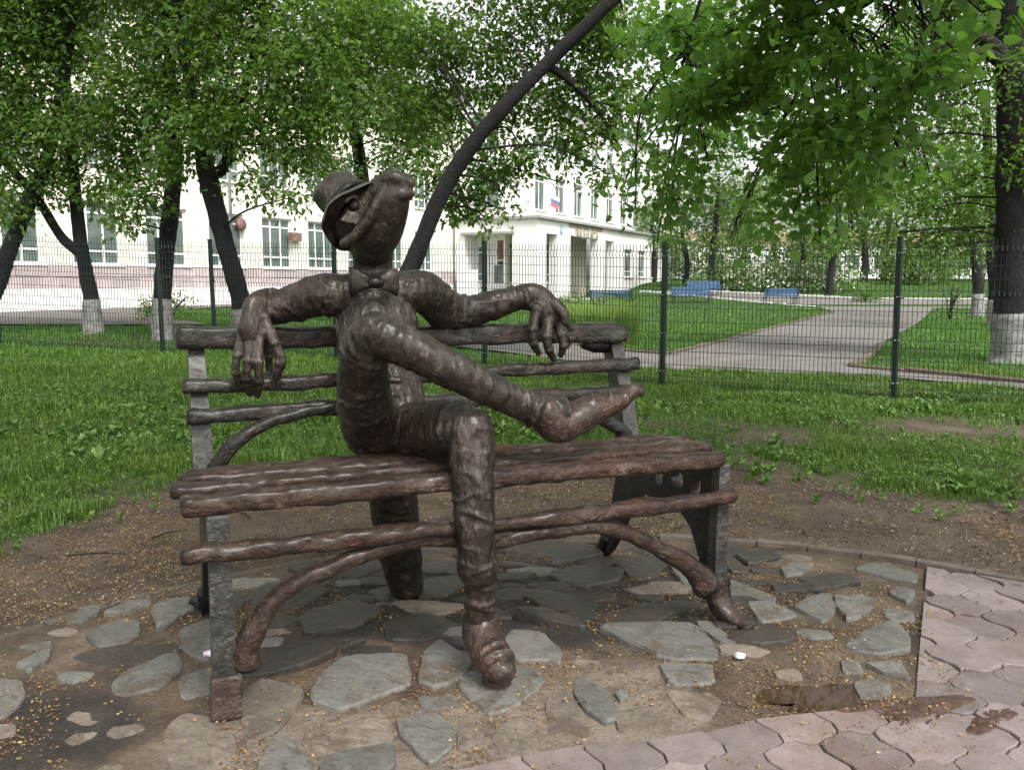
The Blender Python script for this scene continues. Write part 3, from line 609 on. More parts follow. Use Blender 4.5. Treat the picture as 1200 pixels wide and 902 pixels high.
FENCE = [(-11.84, 16.40, 0.13, 0.00), (-9.63, 16.00, 0.16, 0.00), (-6.43, 15.70, 0.19, 0.00), (-5.57, 16.00, 0.21, 0.00), (-3.13, 15.20, 0.16, 0.00), (-0.46, 14.30, 0.12, 0.00), (2.19, 12.40, 0.01, 0.00), (4.92, 10.90, -0.00, 0.00), (7.62, 9.40, -0.08, 0.00)]
FARBLD = [(29.78, 120.00, 1.31, 0.00), (58.97, 110.00, 1.33, 0.00)]

# ================================================================ THE SETTING
def smooth01(t):
    t = np.clip(t, 0, 1)
    return t * t * (3 - 2 * t)

def terrain(x, y):
    x = np.asarray(x, float); y = np.asarray(y, float)
    s = 0.75 * y - 0.55 * x
    h = np.interp(s, [8, 11, 15, 18, 25, 40], [0, 0.10, 0.20, 0.38, 0.45, 0.46])
    ang = x / np.maximum(y, 1.0)
    h = h * (1 - smooth01((ang + 0.02) / 0.14))
    bank = np.interp(y, [0, 50, 56, 62, 80, 100, 200], [0, 0, 0.45, 0.85, 1.55, 1.7, 1.9]) * smooth01((ang - 0.10) / 0.06)
    return h + bank

CIRC = (0.482, 1.749, 3.258)
EDGE_X = [-9, -4, -3.0, -2.87, -2.69, -2.13, -1.36, 0.0, 1.24, 1.8, 2.36, 2.75, 3.44, 6, 9]
EDGE_Y = [3.4, 3.9, 4.4, 4.9, 5.7, 6.5, 7.1, 7.45, 7.4, 6.9, 6.4, 5.9, 5.5, 5.0, 4.6]
ASPHALT = [(10.9, 8.6), (7.2, 11.9), (5.7, 13.6), (2.9, 14.3), (0.0, 16.4), (-3.2, 19.2), (-3.4, 21.6), (1.1, 19.6), (3.26, 17.3),
           (8.5, 27.3), (15.2, 40.2), (17.5, 49.0), (11.0, 58.0), (9.0, 60.5), (12.4, 61.0), (22.0, 54.5), (60.0, 50.0), (60.0, 47.0), (22.7, 46.1), (14.3, 30.1), (8.7, 20.2), (6.3, 15.6), (5.9, 14.95),
           (7.6, 12.5), (11.5, 9.2)]
APRON = [(-26, 22.5), (-19.4, 25.0), (-9.6, 46.0), (-8.0, 45.0), (-10.5, 36.5), (-13.0, 29.5), (-9.5, 24.0), (-7.6, 21.5), (-12.0, 21.2), (-20.0, 20.2)]

def inside(poly, x, y):
    x = np.asarray(x, float); y = np.asarray(y, float)
    r = np.zeros(x.shape, bool)
    n = len(poly)
    for i in range(n):
        x1, y1 = poly[i]; x2, y2 = poly[(i + 1) % n]
        cond = ((y1 > y) != (y2 > y)) & (x < (x2 - x1) * (y - y1) / ((y2 - y1) if y2 != y1 else 1e-9) + x1)
        r ^= cond
    return r

def lawn_mask(x, y):
    x = np.asarray(x, float); y = np.asarray(y, float)
    P = np.stack([x, y, 0 * x], -1)
    n = vnoise(P, 1.1, 3, 4)
    n2 = vnoise(P, 3.7, 8, 3)
    t = (y - np.interp(x, EDGE_X, EDGE_Y) + 0.95 * n + 0.35 * n2) / 0.75
    m = smooth01(t)
    bare = np.exp(-(((x - 4.6) / 1.5) ** 2 + ((y - 8.8) / 1.0) ** 2)) + 0.8 * np.exp(-(((x + 8.6) / 1.8) ** 2 + ((y - 17.3) / 0.7) ** 2))
    m = m * np.clip(1.15 - 1.2 * bare + 0.5 * n2, 0, 1)
    m = np.where((y > 5.0) & (y < 13), m * np.clip(1.10 + 1.5 * n, 0.08, 1), m)
    return m

def axis(parts):
    out = []
    for a0, b0, st in parts: out.append(np.arange(a0, b0, st))
    return np.unique(np.round(np.concatenate(out + [[parts[-1][1]]]), 4))
gx = axis([(-1500, -100, 200), (-100, -20, 8), (-20, -6, 0.7), (-6, 6, 0.12), (6, 20, 0.7), (20, 100, 6), (100, 1500, 200)])
gy = axis([(-60, 0, 6), (0, 2, 0.5), (2, 10, 0.12), (10, 24, 0.5), (24, 100, 4), (100, 2000, 200)])
X, Y = np.meshgrid(gx, gy)
V = np.stack([X.ravel(), Y.ravel(), np.zeros(X.size)], -1)
V[:, 2] = terrain(V[:, 0], V[:, 1]) + 0.018 * vnoise(V, 1.5, 5, 3) * (np.abs(V[:, 0]) < 12) * (V[:, 1] < 24)
rr = np.hypot(V[:, 0] - CIRC[0], V[:, 1] - CIRC[1])
V[:, 2] -= 0.05 * smooth01((CIRC[2] - rr) / 0.25) * (V[:, 1] > -3)          # under the plaza
idx = np.arange(X.size).reshape(X.shape)
Fq = np.stack([idx[:-1, :-1], idx[:-1, 1:], idx[1:, 1:], idx[1:, :-1]], -1).reshape(-1, 4)
me = mesh_np('ground', V, Fq, True)
att = me.attributes.new('lawn', 'FLOAT', 'POINT')
att.data.foreach_set('value', lawn_mask(V[:, 0], V[:, 1]).astype(np.float32))
ground = tag(link('ground', me, M['ground']), kind='structure')

def flat_sheet(name, poly, mat, dz, step):
    tris = tessellate_polygon([[Vector((x, y, 0)) for x, y in poly]])
    bm = bmesh.new()
    vs_ = [bm.verts.new((x, y, 0)) for x, y in poly]
    for t in tris:
        try: bm.faces.new([vs_[i] for i in t])
        except ValueError: pass
    for _ in range(7):
        long = [e_ for e_ in bm.edges if e_.calc_length() > step]
        if not long: break
        bmesh.ops.subdivide_edges(bm, edges=long, cuts=1)
        bmesh.ops.triangulate(bm, faces=bm.faces)
    for v_ in bm.verts: v_.co.z = float(terrain(v_.co.x, v_.co.y)) + dz
    for f in bm.faces:
        if f.normal.z < 0: f.normal_flip()
    m_ = bpy.data.meshes.new(name); bm.to_mesh(m_); bm.free()
    return tag(link(name, m_, mat), kind='structure')
path = flat_sheet('path', ASPHALT, M['asphalt'], 0.04, 2.0)
apron = flat_sheet('pavement', APRON, M['asphalt'], 0.04, 2.0)

# kerb stones along the asphalt
kv = MB().box(-0.48, 0.48, -0.06, 0.06, -0.12, 0.10)
kme = bpy.data.meshes.new('kerb_stone'); kme.from_pydata(kv.v, [], kv.f)
bmk = bmesh.new(); bmk.from_mesh(kme); bmesh.ops.bevel(bmk, geom=bmk.edges[:], offset=0.015, segments=1, affect='EDGES'); bmk.to_mesh(kme); bmk.free()
kme.materials.append(M['kerb'])
kwm = kme.copy(); kwm.materials.clear(); kwm.materials.append(M['kerb_white'])
def kerb_run(pts, mesh, parent, drop=0.0):
    for (x0, y0), (x1, y1) in zip(pts[:-1], pts[1:]):
        d = math.hypot(x1 - x0, y1 - y0); n = max(1, int(d / 0.985))
        for i in range(n):
            t = (i + 0.5) / n
            x, y = x0 + (x1 - x0) * t, y0 + (y1 - y0) * t
            o = bpy.data.objects.new('kerb_stone', mesh); COL.objects.link(o)
            o.location = (x + random.uniform(-.012, .012), y, float(terrain(x, y)) + random.uniform(-0.02, 0.015) - drop)
            o.rotation_euler = (random.uniform(-.05, .05), random.uniform(-.02, .02), math.atan2(y1 - y0, x1 - x0) + random.uniform(-.02, .02))
            o.scale.x = d / n / 0.985
            o.parent = parent
kerb_run([(-3.4, 21.65), (1.1, 19.65), (3.2, 17.32), (8.45, 27.3), (15.1, 40.2)], kme, path)
kerb_run([(8.75, 20.2), (6.4, 15.6), (5.95, 14.9), (7.65, 12.45), (11.5, 9.1)], kme, path)
kerb_run([(9.0, 60.4), (17.4, 49.1)], kwm, path)
kerb_run([(12.4, 61.1), (22.0, 54.6), (34.0, 53.5)], kwm, path)

# ---------------------------------------------------------------- plaza: bed, edging, pavers, flagstones
def bed_h(x, y):
    P = np.stack([np.asarray(x, float), np.asarray(y, float), 0 * np.asarray(x, float)], -1)
    bl = np.array([[-1.02, 2.88], [0.95, 3.72]])
    mound = np.exp(-(((x - 0.0) / 1.3) ** 2 + ((y - 3.9) / 0.8) ** 2))
    dip = -0.046 * np.exp(-(((x - 1.17) / 0.22) ** 2 + ((y - 3.03) / 0.09) ** 2))
    return dip + 0.004 + 0.016 * vnoise(P, 3.2, 21, 4) + 0.020 * mound * (1 + vnoise(P, 5.5, 33, 3))
bx_ = np.arange(-3.2, 4.2, 0.035); by_ = np.arange(0.5, 5.05, 0.035)
X, Y = np.meshgrid(bx_, by_)
V = np.stack([X.ravel(), Y.ravel(), np.zeros(X.size)], -1)
V[:, 2] = bed_h(V[:, 0], V[:, 1])
r_ = np.hypot(V[:, 0] - CIRC[0], V[:, 1] - CIRC[1])
V[:, 2] -= 0.10 * smooth01((r_ - CIRC[2] + 0.02) / 0.10)
# under the pavers the bed lies lower
def side_right(x, y): return (x - 1.49) * (4.18 - 2.99) - (y - 2.99) * (2.10 - 1.49)      # >0 to the right of the patch
def side_front(x, y): return -((x - 1.49) * (2.99 - 2.55) - (y - 2.99) * (1.49 + 0.11)) * -1  # >0 in front
def in_front(x, y): return (2.99 + (x - 1.49) * (0.44 / 1.60)) - y
low = np.maximum(np.clip(side_right(V[:, 0], V[:, 1]) / 0.08, 0, 1), np.clip(in_front(V[:, 0], V[:, 1]) / 0.06, 0, 1) * (V[:, 0] > -0.35))
V[:, 2] = V[:, 2] * (1 - 0.8 * low) - 0.004 * low
idx = np.arange(X.size).reshape(X.shape)
Fq = np.stack([idx[:-1, :-1], idx[:-1, 1:], idx[1:, 1:], idx[1:, :-1]], -1).reshape(-1, 4)
keep = (r_[Fq].min(1) < CIRC[2] + 0.10)
bme = mesh_np('plaza', V, Fq[keep], True)
nz = vnoise(V * np.array([1, 1, 0]), 2.6, 90, 4); nz2 = vnoise(V * np.array([1, 1, 0]), 7.0, 91, 3)
mort = smooth01((3.22 + 0.16 * V[:, 0] - V[:, 1] + 0.35 * nz + 0.15 * nz2) / 0.25) * smooth01((V[:, 0] + 1.25 + 0.4 * nz) / 0.3) * smooth01((1.0 - V[:, 0] + 0.4 * nz) / 0.3)
damp = smooth01((1.0 - np.hypot((V[:, 0] - 0.05 - 0.25 * (V[:, 1] - 3.9)) / 1.5, (V[:, 1] - 4.0) / 0.72) + 0.35 * nz + 0.2 * nz2) / 0.35)
damp = np.maximum(damp, smooth01((1.0 - np.hypot((V[:, 0] + 1.75) / 0.55, (V[:, 1] - 2.75) / 0.35) + 0.5 * nz) / 0.3))
for nm, val in (('mortar', mort), ('damp', damp)):
    bme.attributes.new(nm, 'FLOAT', 'POINT').data.foreach_set('value', val.astype(np.float32))
bed = tag(link('plaza', bme, M['bed']), kind='structure')

# edging of the round plaza
for k in range(34):
    a0 = math.radians(8 + k * 5.0); a1 = a0 + math.radians(4.86)
    mb = MB(); vv = []
    rr0, rr1 = CIRC[2] - 0.035, CIRC[2] + 0.035
    zt = 0.036 + random.uniform(-0.008, 0.006) - (0.022 if k > 14 else 0) - (0.014 if k > 18 else 0)
    for a_ in np.linspace(a0, a1, 4):
        for rr_ in (rr0, rr1):
            for z in (-0.05, zt):
                vv.append((CIRC[0] + rr_ * math.cos(a_), CIRC[1] + rr_ * math.sin(a_), z))
    ff = []
    for i in range(3):
        b = i * 4
        ff += [(b + 1, b + 3, b + 7, b + 5), (b, b + 1, b + 5, b + 4), (b + 3, b + 2, b + 6, b + 7)]
    ff += [(0, 2, 3, 1), (13, 15, 14, 12)]
    o = mb.add(vv, ff).build('edging_stone', M['edging'], bed)

# pavers with wavy outlines, laid in half-offset rows
TW, TH, TANG = 0.215, 0.235, math.radians(17)
tc, ts = math.cos(TANG), math.sin(TANG)
def clip(poly, fn):
    out = []
    for i in range(len(poly)):
        p_, q_ = poly[i], poly[(i + 1) % len(poly)]
        fp, fq = fn(*p_), fn(*q_)
        if fp >= 0: out.append(p_)
        if fp * fq < 0:
            t = fp / (fp - fq)
            out.append((p_[0] + (q_[0] - p_[0]) * t, p_[1] + (q_[1] - p_[1]) * t))
    return out
def area(poly): return 0.5 * abs(sum(poly[i][0] * poly[(i + 1) % len(poly)][1] - poly[(i + 1) % len(poly)][0] * poly[i][1] for i in range(len(poly))))
def wav(x, j): return 0.021 * math.cos(2 * math.pi * (x / TW - 0.5 * j)) + 0.009 * math.sin(4 * math.pi * (x / TW - 0.5 * j))
GAP = 0.0028
for j in range(-8, 16):
    for i in range(-14, 24):
        x0 = (i + 0.5 * (j % 2)) * TW; xc = x0
        y0 = j * TH
        pts = []
        for t in np.linspace(-0.5, 0.5, 7)[:-1]: pts.append((xc + t * TW, y0 - TH / 2 + wav(xc + t * TW, j - 1 + (0 if j % 2 == 0 else 0))))
        for t in np.linspace(0, 1, 5)[:-1]:
            ya = y0 - TH / 2 + wav(xc + TW / 2, j - 1); yb = y0 + TH / 2 + wav(xc + TW / 2, j)
            pts.append((xc + TW / 2 + 0.013 * math.sin(2 * math.pi * t), ya + (yb - ya) * t))
        for t in np.linspace(0.5, -0.5, 7)[:-1]: pts.append((xc + t * TW, y0 + TH / 2 + wav(xc + t * TW, j)))
        for t in np.linspace(1, 0, 5)[:-1]:
            ya = y0 - TH / 2 + wav(xc - TW / 2, j - 1); yb = y0 + TH / 2 + wav(xc - TW / 2, j)
            pts.append((xc - TW / 2 + 0.013 * math.sin(2 * math.pi * t), ya + (yb - ya) * t))
        k = 1 - 2 * GAP / TW
        pts = [(xc + (x - xc) * k, y0 + (y - y0) * k) for x, y in pts]
        W_ = [(1.6 + x * tc - y * ts, 3.0 + x * ts + y * tc) for x, y in pts]
        cx_, cy_ = 1.6 + xc * tc - y0 * ts, 3.0 + xc * ts + y0 * tc
        if math.hypot(cx_ - CIRC[0], cy_ - CIRC[1]) > CIRC[2] + 0.05 or cy_ < 1.7: continue
        if in_front(cx_, cy_) > -0.05 and cx_ < 1.55 and cx_ > -0.45:
            W_ = clip(W_, lambda x, y: in_front(x, y) + 0.02 * math.sin(9 * x))
        elif side_right(cx_, cy_) > -0.12 and cy_ > 2.85:
            W_ = clip(W_, lambda x, y: side_right(x, y))
        elif in_front(cx_, cy_) > 0 and cx_ > -0.45: pass
        else: continue
        if len(W_) < 3: continue
        W_ = clip(W_, lambda x, y: CIRC[2] - 0.04 - math.hypot(x - CIRC[0], y - CIRC[1]))
        if len(W_) < 3 or area(W_) < 0.004: continue
        n = len(W_)
        zt = 0.024 + random.uniform(-0.007, 0.006)
        tx, ty = random.uniform(-.03, .03), random.uniform(-.03, .03)
        ccx, ccy = sum(p_[0] for p_ in W_) / n, sum(p_[1] for p_ in W_) / n
        vv = [(x - ccx, y - ccy, -0.04) for x, y in W_]
        vv += [(x - ccx, y - ccy, zt - 0.004 + (x - ccx) * tx + (y - ccy) * ty) for x, y in W_]
        vv += [((x - ccx) * 0.975, (y - ccy) * 0.975, zt + (x - ccx) * tx + (y - ccy) * ty) for x, y in W_]
        ff = [(q, (q + 1) % n, n + (q + 1) % n, n + q) for q in range(n)] + [(n + q, n + (q + 1) % n, 2 * n + (q + 1) % n, 2 * n + q) for q in range(n)]
        ff.append(tuple(range(2 * n, 3 * n)))
        o = MB().add(vv, ff).build('paver', M['tile'], bed)
        o.location = (ccx, ccy, 0)

# flagstones set in the mud: the measured ones, then smaller filling pieces between them
def near_poly(poly, x, y, gap):
    if bool(inside(poly, np.array([x]), np.array([y]))[0]): return True
    for i in range(len(poly)):
        (x0, y0), (x1, y1) = poly[i], poly[(i + 1) % len(poly)]
        d2 = (x1 - x0) ** 2 + (y1 - y0) ** 2 + 1e-9
        t = min(1, max(0, ((x - x0) * (x1 - x0) + (y - y0) * (y1 - y0)) / d2))
        if math.hypot(x - x0 - t * (x1 - x0), y - y0 - t * (y1 - y0)) < gap: return True
    return False
rf = random.Random(404)
FILL = []
for q in range(2600):
    x, y = rf.uniform(-2.6, 2.1), rf.uniform(2.15, 4.85)
    if math.hypot(x - CIRC[0], y - CIRC[1]) > CIRC[2] - 0.16 or side_right(x, y) > -0.12 or (in_front(x, y) > -0.06 and x > -0.5): continue
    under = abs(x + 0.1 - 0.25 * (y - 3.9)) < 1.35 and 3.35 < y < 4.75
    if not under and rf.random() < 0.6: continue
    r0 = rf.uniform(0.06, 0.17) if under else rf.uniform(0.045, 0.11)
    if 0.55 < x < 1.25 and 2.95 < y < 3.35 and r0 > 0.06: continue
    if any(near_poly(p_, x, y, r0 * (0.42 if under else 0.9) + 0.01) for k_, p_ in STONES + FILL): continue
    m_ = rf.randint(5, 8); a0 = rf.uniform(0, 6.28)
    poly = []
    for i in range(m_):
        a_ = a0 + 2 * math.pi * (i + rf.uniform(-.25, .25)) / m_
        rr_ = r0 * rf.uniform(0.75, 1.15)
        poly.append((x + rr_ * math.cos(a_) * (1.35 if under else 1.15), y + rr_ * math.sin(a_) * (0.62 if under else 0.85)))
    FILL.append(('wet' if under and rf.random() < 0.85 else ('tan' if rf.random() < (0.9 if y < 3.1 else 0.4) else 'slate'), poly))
    if len(FILL) > 90: break
N_MEASURED = len(STONES)
STONES = STONES + FILL
for si, (kind, poly) in enumerate(STONES):
    rs = random.Random(si + 5)
    cx_ = sum(p_[0] for p_ in poly) / len(poly); cy_ = sum(p_[1] for p_ in poly) / len(poly)
    # knock the corners off
    ch = []
    for i in range(len(poly)):
        (x0, y0), (x1, y1) = poly[i], poly[(i + 1) % len(poly)]
        ch += [(x0 + (x1 - x0) * 0.13, y0 + (y1 - y0) * 0.13), (x0 + (x1 - x0) * 0.87, y0 + (y1 - y0) * 0.87)]
    poly = [(cx_ + (x - cx_) * 1.05, cy_ + (y - cy_) * 1.05) for x, y in ch]
    P2 = []
    n = len(poly)
    for i in range(n):
        x0, y0 = poly[i]; x1, y1 = poly[(i + 1) % n]
        L_ = math.hypot(x1 - x0, y1 - y0)
        P2.append((x0, y0))
        m_ = max(1, int(L_ / 0.05))
        for q in range(1, m_):
            t = q / m_
            P2.append((x0 + (x1 - x0) * t + rs.uniform(-1, 1) * 0.009, y0 + (y1 - y0) * t + rs.uniform(-1, 1) * 0.009))
    n = len(P2)
    base = float(bed_h(np.array([cx_]), np.array([cy_]))[0])
    top = base + {'slate': 0.016, 'tan': 0.008, 'wet': 0.022}[kind] + rs.uniform(-0.004, 0.006)
    tx, ty = rs.uniform(-.05, .05), rs.uniform(-.04, .04)
    if si >= N_MEASURED: top -= 0.006
    if kind == 'wet': tx, ty, top = rs.uniform(-.10, .10), rs.uniform(-.05, .14), top - 0.006 + rs.uniform(0, 0.014)
    def ring(k, z, jz):
        return [((x - cx_) * k, (y - cy_) * k, z + (x - cx_) * tx + (y - cy_) * ty + rs.uniform(-jz, jz)) for x, y in P2]
    vv = ring(1.03, -0.04, 0) + ring(1.0, top - 0.010, 0.003) + ring(0.955, top - 0.001, 0.003) + ring(0.55, top + 0.001, 0.0016)
    vv.append((0, 0, top + 0.001))
    ff = []
    for lvl in range(3):
        ff += [(lvl * n + q, lvl * n + (q + 1) % n, (lvl + 1) * n + (q + 1) % n, (lvl + 1) * n + q) for q in range(n)]
    ff += [(3 * n + q, 3 * n + (q + 1) % n, 4 * n) for q in range(n)]
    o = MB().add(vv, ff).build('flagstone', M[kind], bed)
    o.location = (cx_, cy_, 0)

# drifts of red-brown mud washed over the pavers
for k_, (mx, my, ma, mb_, mr_, mz) in enumerate([(1.50, 2.92, 0.22, 0.060, 0.25, 0.024), (1.68, 2.82, 0.13, 0.05, 0.6, 0.024), (1.28, 2.92, 0.12, 0.035, 0.25, 0.021), (1.38, 2.84, 0.07, 0.04, 0.9, 0.023)]):
    rs = random.Random(k_ + 70)
    rings_ = []
    n = 44
    ph0 = [rs.uniform(0, 6.28) for _ in range(4)]
    vv = []
    for lv, (kk_, zz_) in enumerate(((1.0, -0.004), (0.85, 0.004), (0.45, 0.006))):
        for i in range(n):
            a_ = 2 * math.pi * i / n
            r0 = kk_ * (1 + 0.14 * math.sin(2 * a_ + ph0[0]) + 0.10 * math.sin(3 * a_ + ph0[1]) + 0.05 * math.sin(7 * a_ + ph0[2]) + rs.uniform(-.05, .05))
            x, y = ma * r0 * math.cos(a_), mb_ * r0 * math.sin(a_)
            vv.append((x * math.cos(mr_) - y * math.sin(mr_), x * math.sin(mr_) + y * math.cos(mr_), zz_ + rs.uniform(-.003, .003)))
    vv.append((0, 0, 0.006))
    ff = [(lv * n + i, lv * n + (i + 1) % n, (lv + 1) * n + (i + 1) % n, (lv + 1) * n + i) for lv in range(2) for i in range(n)] + [(2 * n + i, 2 * n + (i + 1) % n, 3 * n) for i in range(n)]
    o = MB().add(vv, ff).build('mud', M['mud'], bed, True)
    o.location = (mx, my, mz)

# puddle in the sunken corner of the patch
pp = []
for k in range(26):
    a_ = 2 * math.pi * k / 26
    r0 = 1 + 0.30 * math.sin(3 * a_ + 1) + 0.16 * math.sin(7 * a_) + random.uniform(-.06, .06)
    pp.append((0.26 * r0 * math.cos(a_), 0.12 * r0 * math.sin(a_)))
mb = MB().add([(x, y, 0.0) for x, y in pp], [tuple(range(26))])
puddle = mb.build('puddle', M['puddle'])
puddle.location = (1.17, 3.03, -0.002); puddle.rotation_euler.z = 0.25
tag(puddle, kind='structure')

# ---------------------------------------------------------------- sculpted bronze: bench and figure share one local frame
BENCH_AT = (-1.0218, 2.8825, 0.0)
BENCH_RZ = math.atan2(0.39198594, 0.91997121)

def sculpt(me, voxel, smooth_it, disp):
    """fuse closed shells into one continuous skin"""
    o = bpy.data.objects.new('tmp', me); COL.objects.link(o)
    rm = o.modifiers.new('r', 'REMESH'); rm.mode = 'VOXEL'; rm.voxel_size = voxel; rm.use_smooth_shade = True
    sm = o.modifiers.new('s', 'SMOOTH'); sm.iterations = smooth_it; sm.factor = 0.35
    dg = bpy.context.evaluated_depsgraph_get()
    m2 = bpy.data.meshes.new_from_object(o.evaluated_get(dg))
    bpy.data.objects.remove(o)
    n = len(m2.vertices)
    co = np.empty(n * 3, np.float32); m2.vertices.foreach_get('co', co); co = co.reshape(-1, 3).astype(float)
    no = np.empty(n * 3, np.float32); m2.vertices.foreach_get('normal', no); no = no.reshape(-1, 3)
    m2.vertices.foreach_set('co', (co + no * disp(co)[:, None]).astype(np.float32).ravel())
    m2.polygons.foreach_set('use_smooth', np.ones(len(m2.polygons), bool))
    m2.update()
    m2.materials.clear()
    return m2

# ================================================================ BENCH
bench = tag(empty('park_bench', BENCH_AT, BENCH_RZ), 'bronze bench cast as rough logs and branches on the stone patch', 'bench')
def log(name, pts, r, mat, sx=1.0, sy=1.0, square=0.0, noise=0.16, seed=0, per=None, n=20, amp=0.005, flat=False):
    if flat: n, square, amp = 8, 1.0, 0.0015
    P = spline(pts, per or max(6, int(120 / (len(pts) - 1))))
    R = np.interp(np.linspace(0, 1, len(P)), np.linspace(0, 1, len(r)), r) if isinstance(r, (list, tuple)) else np.full(len(P), r)
    R = R * (1 + 0.05 * vnoise(P + seed, 4.0, seed, 2))
    P = P + 0.006 * np.stack([0 * R, vnoise(P + seed, 3, seed + 1, 2), vnoise(P + seed, 3, seed + 2, 2)], -1)
    # slightly rounded sawn ends
    d0 = (P[0] - P[1]) / np.linalg.norm(P[0] - P[1]); d1 = (P[-1] - P[-2]) / np.linalg.norm(P[-1] - P[-2])
    P = np.vstack([P[0] + d0 * 0.014, P[0] + d0 * 0.010, P, P[-1] + d1 * 0.010, P[-1] + d1 * 0.014])
    R = np.concatenate([[R[0] * 0.6, R[0] * 0.9], R, [R[-1] * 0.9, R[-1] * 0.6]])
    v, q, c = tube(P, R, n, sx, sy, square, noise, 9.0, seed)
    d = v - np.repeat(P, n, axis=0)
    stretch = v * np.array([9.0, 16.0, 16.0])
    v = v + d / (np.linalg.norm(d, axis=1)[:, None] + 1e-6) * (2.0 * amp * vnoise(stretch + seed * 7.7, 1.6, seed, 3))[:, None]
    return MB().add(v, [tuple(f) for f in q] + [tuple(f) for f in c]).build(name, mat, bench, not flat)

# seat: four logs, dropping a little towards the back
log('seat_log', [(-0.105, 0.00, 0.783), (0.9, -0.005, 0.782), (2.105, 0.0, 0.763)], 0.038, M['bronze_red'], 1.05, 1.0, 0.4, 0.30, 1)
log('seat_log', [(-0.135, 0.110, 0.812), (0.9, 0.112, 0.808), (2.12, 0.112, 0.792)], 0.034, M['bronze_red'], 1.12, 0.9, 0.3, 0.32, 2)
log('seat_log', [(-0.10, 0.225, 0.818), (1.0, 0.225, 0.814), (2.09, 0.225, 0.800)], 0.033, M['bronze_red'], 1.08, 0.9, 0.3, 0.34, 3)
log('seat_log', [(-0.07, 0.335, 0.812), (1.0, 0.335, 0.806), (2.05, 0.335, 0.796)], 0.034, M['bronze_red'], 1.08, 0.9, 0.3, 0.34, 4)
log('front_rail', [(-0.115, -0.045, 0.624), (0.5, -0.035, 0.614), (1.1, -0.03, 0.600), (1.6, -0.035, 0.596), (2.15, -0.045, 0.603)], [0.034, 0.037, 0.033, 0.038, 0.035], M['bronze_red'], 1, 0.95, 0.1, 0.28, 5)
log('back_plank', [(-0.07, 0.93, 1.300), (1.0, 0.93, 1.285), (2.15, 0.93, 1.272)], 0.050, M['bronze_grey'], 1.0, 1.0, 0.75, 0.16, 6, n=28)
log('back_slat', [(-0.055, 0.845, 1.095), (1.0, 0.845, 1.10), (2.185, 0.845, 1.110)], 0.034, M['bronze_grey'], 1.0, 1.0, 0.3, 0.24, 7)
log('back_slat', [(-0.045, 0.795, 0.968), (0.7, 0.795, 0.975), (2.185, 0.795, 0.972)], 0.034, M['bronze_grey'], 1.0, 1.0, 0.3, 0.24, 8)
# bent branches that brace front and back
log('front_branch', [(0.075, -0.005, 0.19), (0.085, -0.01, 0.27), (0.20, -0.02, 0.435), (0.42, -0.02, 0.522), (0.68, -0.01, 0.565), (0.95, 0.0, 0.545), (1.15, 0.0, 0.538)], [0.052, 0.046, 0.034, 0.030, 0.032, 0.036, 0.03], M['bronze_red'], seed=9, per=14, n=14)
log('front_branch', [(1.02, 0.0, 0.518), (1.20, -0.01, 0.542), (1.50, -0.02, 0.530), (1.75, -0.02, 0.425), (1.97, -0.01, 0.285), (2.055, -0.005, 0.19)], [0.032, 0.036, 0.032, 0.034, 0.044, 0.058], M['bronze_red'], seed=10, per=16, n=14)
log('back_branch', [(0.015, 0.80, 0.66), (0.06, 0.755, 0.76), (0.15, 0.745, 0.87), (0.33, 0.765, 0.945), (0.62, 0.775, 0.985), (0.95, 0.78, 0.98)], [0.036, 0.034, 0.031, 0.028, 0.026, 0.022], M['bronze_grey'], seed=11, per=14, n=12)
log('back_branch', [(2.11, 0.80, 0.68), (2.08, 0.76, 0.745), (2.01, 0.745, 0.80), (1.86, 0.76, 0.885), (1.6, 0.775, 0.95), (1.3, 0.78, 0.975)], [0.044, 0.042, 0.036, 0.032, 0.028, 0.022], M['bronze_grey'], seed=12, per=14, n=12)
# side frames: a pierced bronze plate with front post, splayed foot and leaning upright
def plate(name, outline, holes, u0, u1, mat):
    """vertical plate in the (w, z) plane between u0 and u1, with real holes"""
    bm = bmesh.new()
    loops = [outline] + holes
    allv, polys = [], []
    for lp in loops:
        polys.append([Vector((0, w_, z_)) for w_, z_ in lp]); allv += lp
    tris = tessellate_polygon(polys)
    A = [bm.verts.new((u0, w_, z_)) for w_, z_ in allv]
    Bv = [bm.verts.new((u1, w_, z_)) for w_, z_ in allv]
    for t in tris:
        bm.faces.new([A[i] for i in t]); bm.faces.new([Bv[i] for i in reversed(t)])
    st_ = 0
    for lp in loops:
        n = len(lp)
        for i in range(n):
            j = (i + 1) % n
            bm.faces.new([A[st_ + i], A[st_ + j], Bv[st_ + j], Bv[st_ + i]])
        st_ += n
    bmesh.ops.recalc_face_normals(bm, faces=bm.faces)
    m_ = bpy.data.meshes.new(name); bm.to_mesh(m_); bm.free()
    return link(name, m_, mat, bench)
def circ(cw, cz, rw, rz_, n=12, rot=0.0):
    out = []
    for k in range(n):
        a_ = 2 * math.pi * k / n
        x, y = rw * math.cos(a_), rz_ * math.sin(a_)
        out.append((cw + x * math.cos(rot) - y * math.sin(rot), cz + x * math.sin(rot) + y * math.cos(rot)))
    return out
PL = [(0.02, 0.72), (0.02, 0.25), (0.035, 0.10), (0.075, 0.10), (0.11, 0.28), (0.18, 0.40), (0.27, 0.46), (0.34, 0.47), (0.42, 0.44), (0.52, 0.47), (0.63, 0.46), (0.74, 0.36),
      (0.84, 0.20), (0.94, 0.07), (1.02, 0.00), (1.10, 0.01), (1.06, 0.07), (1.00, 0.16), (0.93, 0.30), (0.88, 0.50), (0.86, 0.66), (0.80, 0.72)]
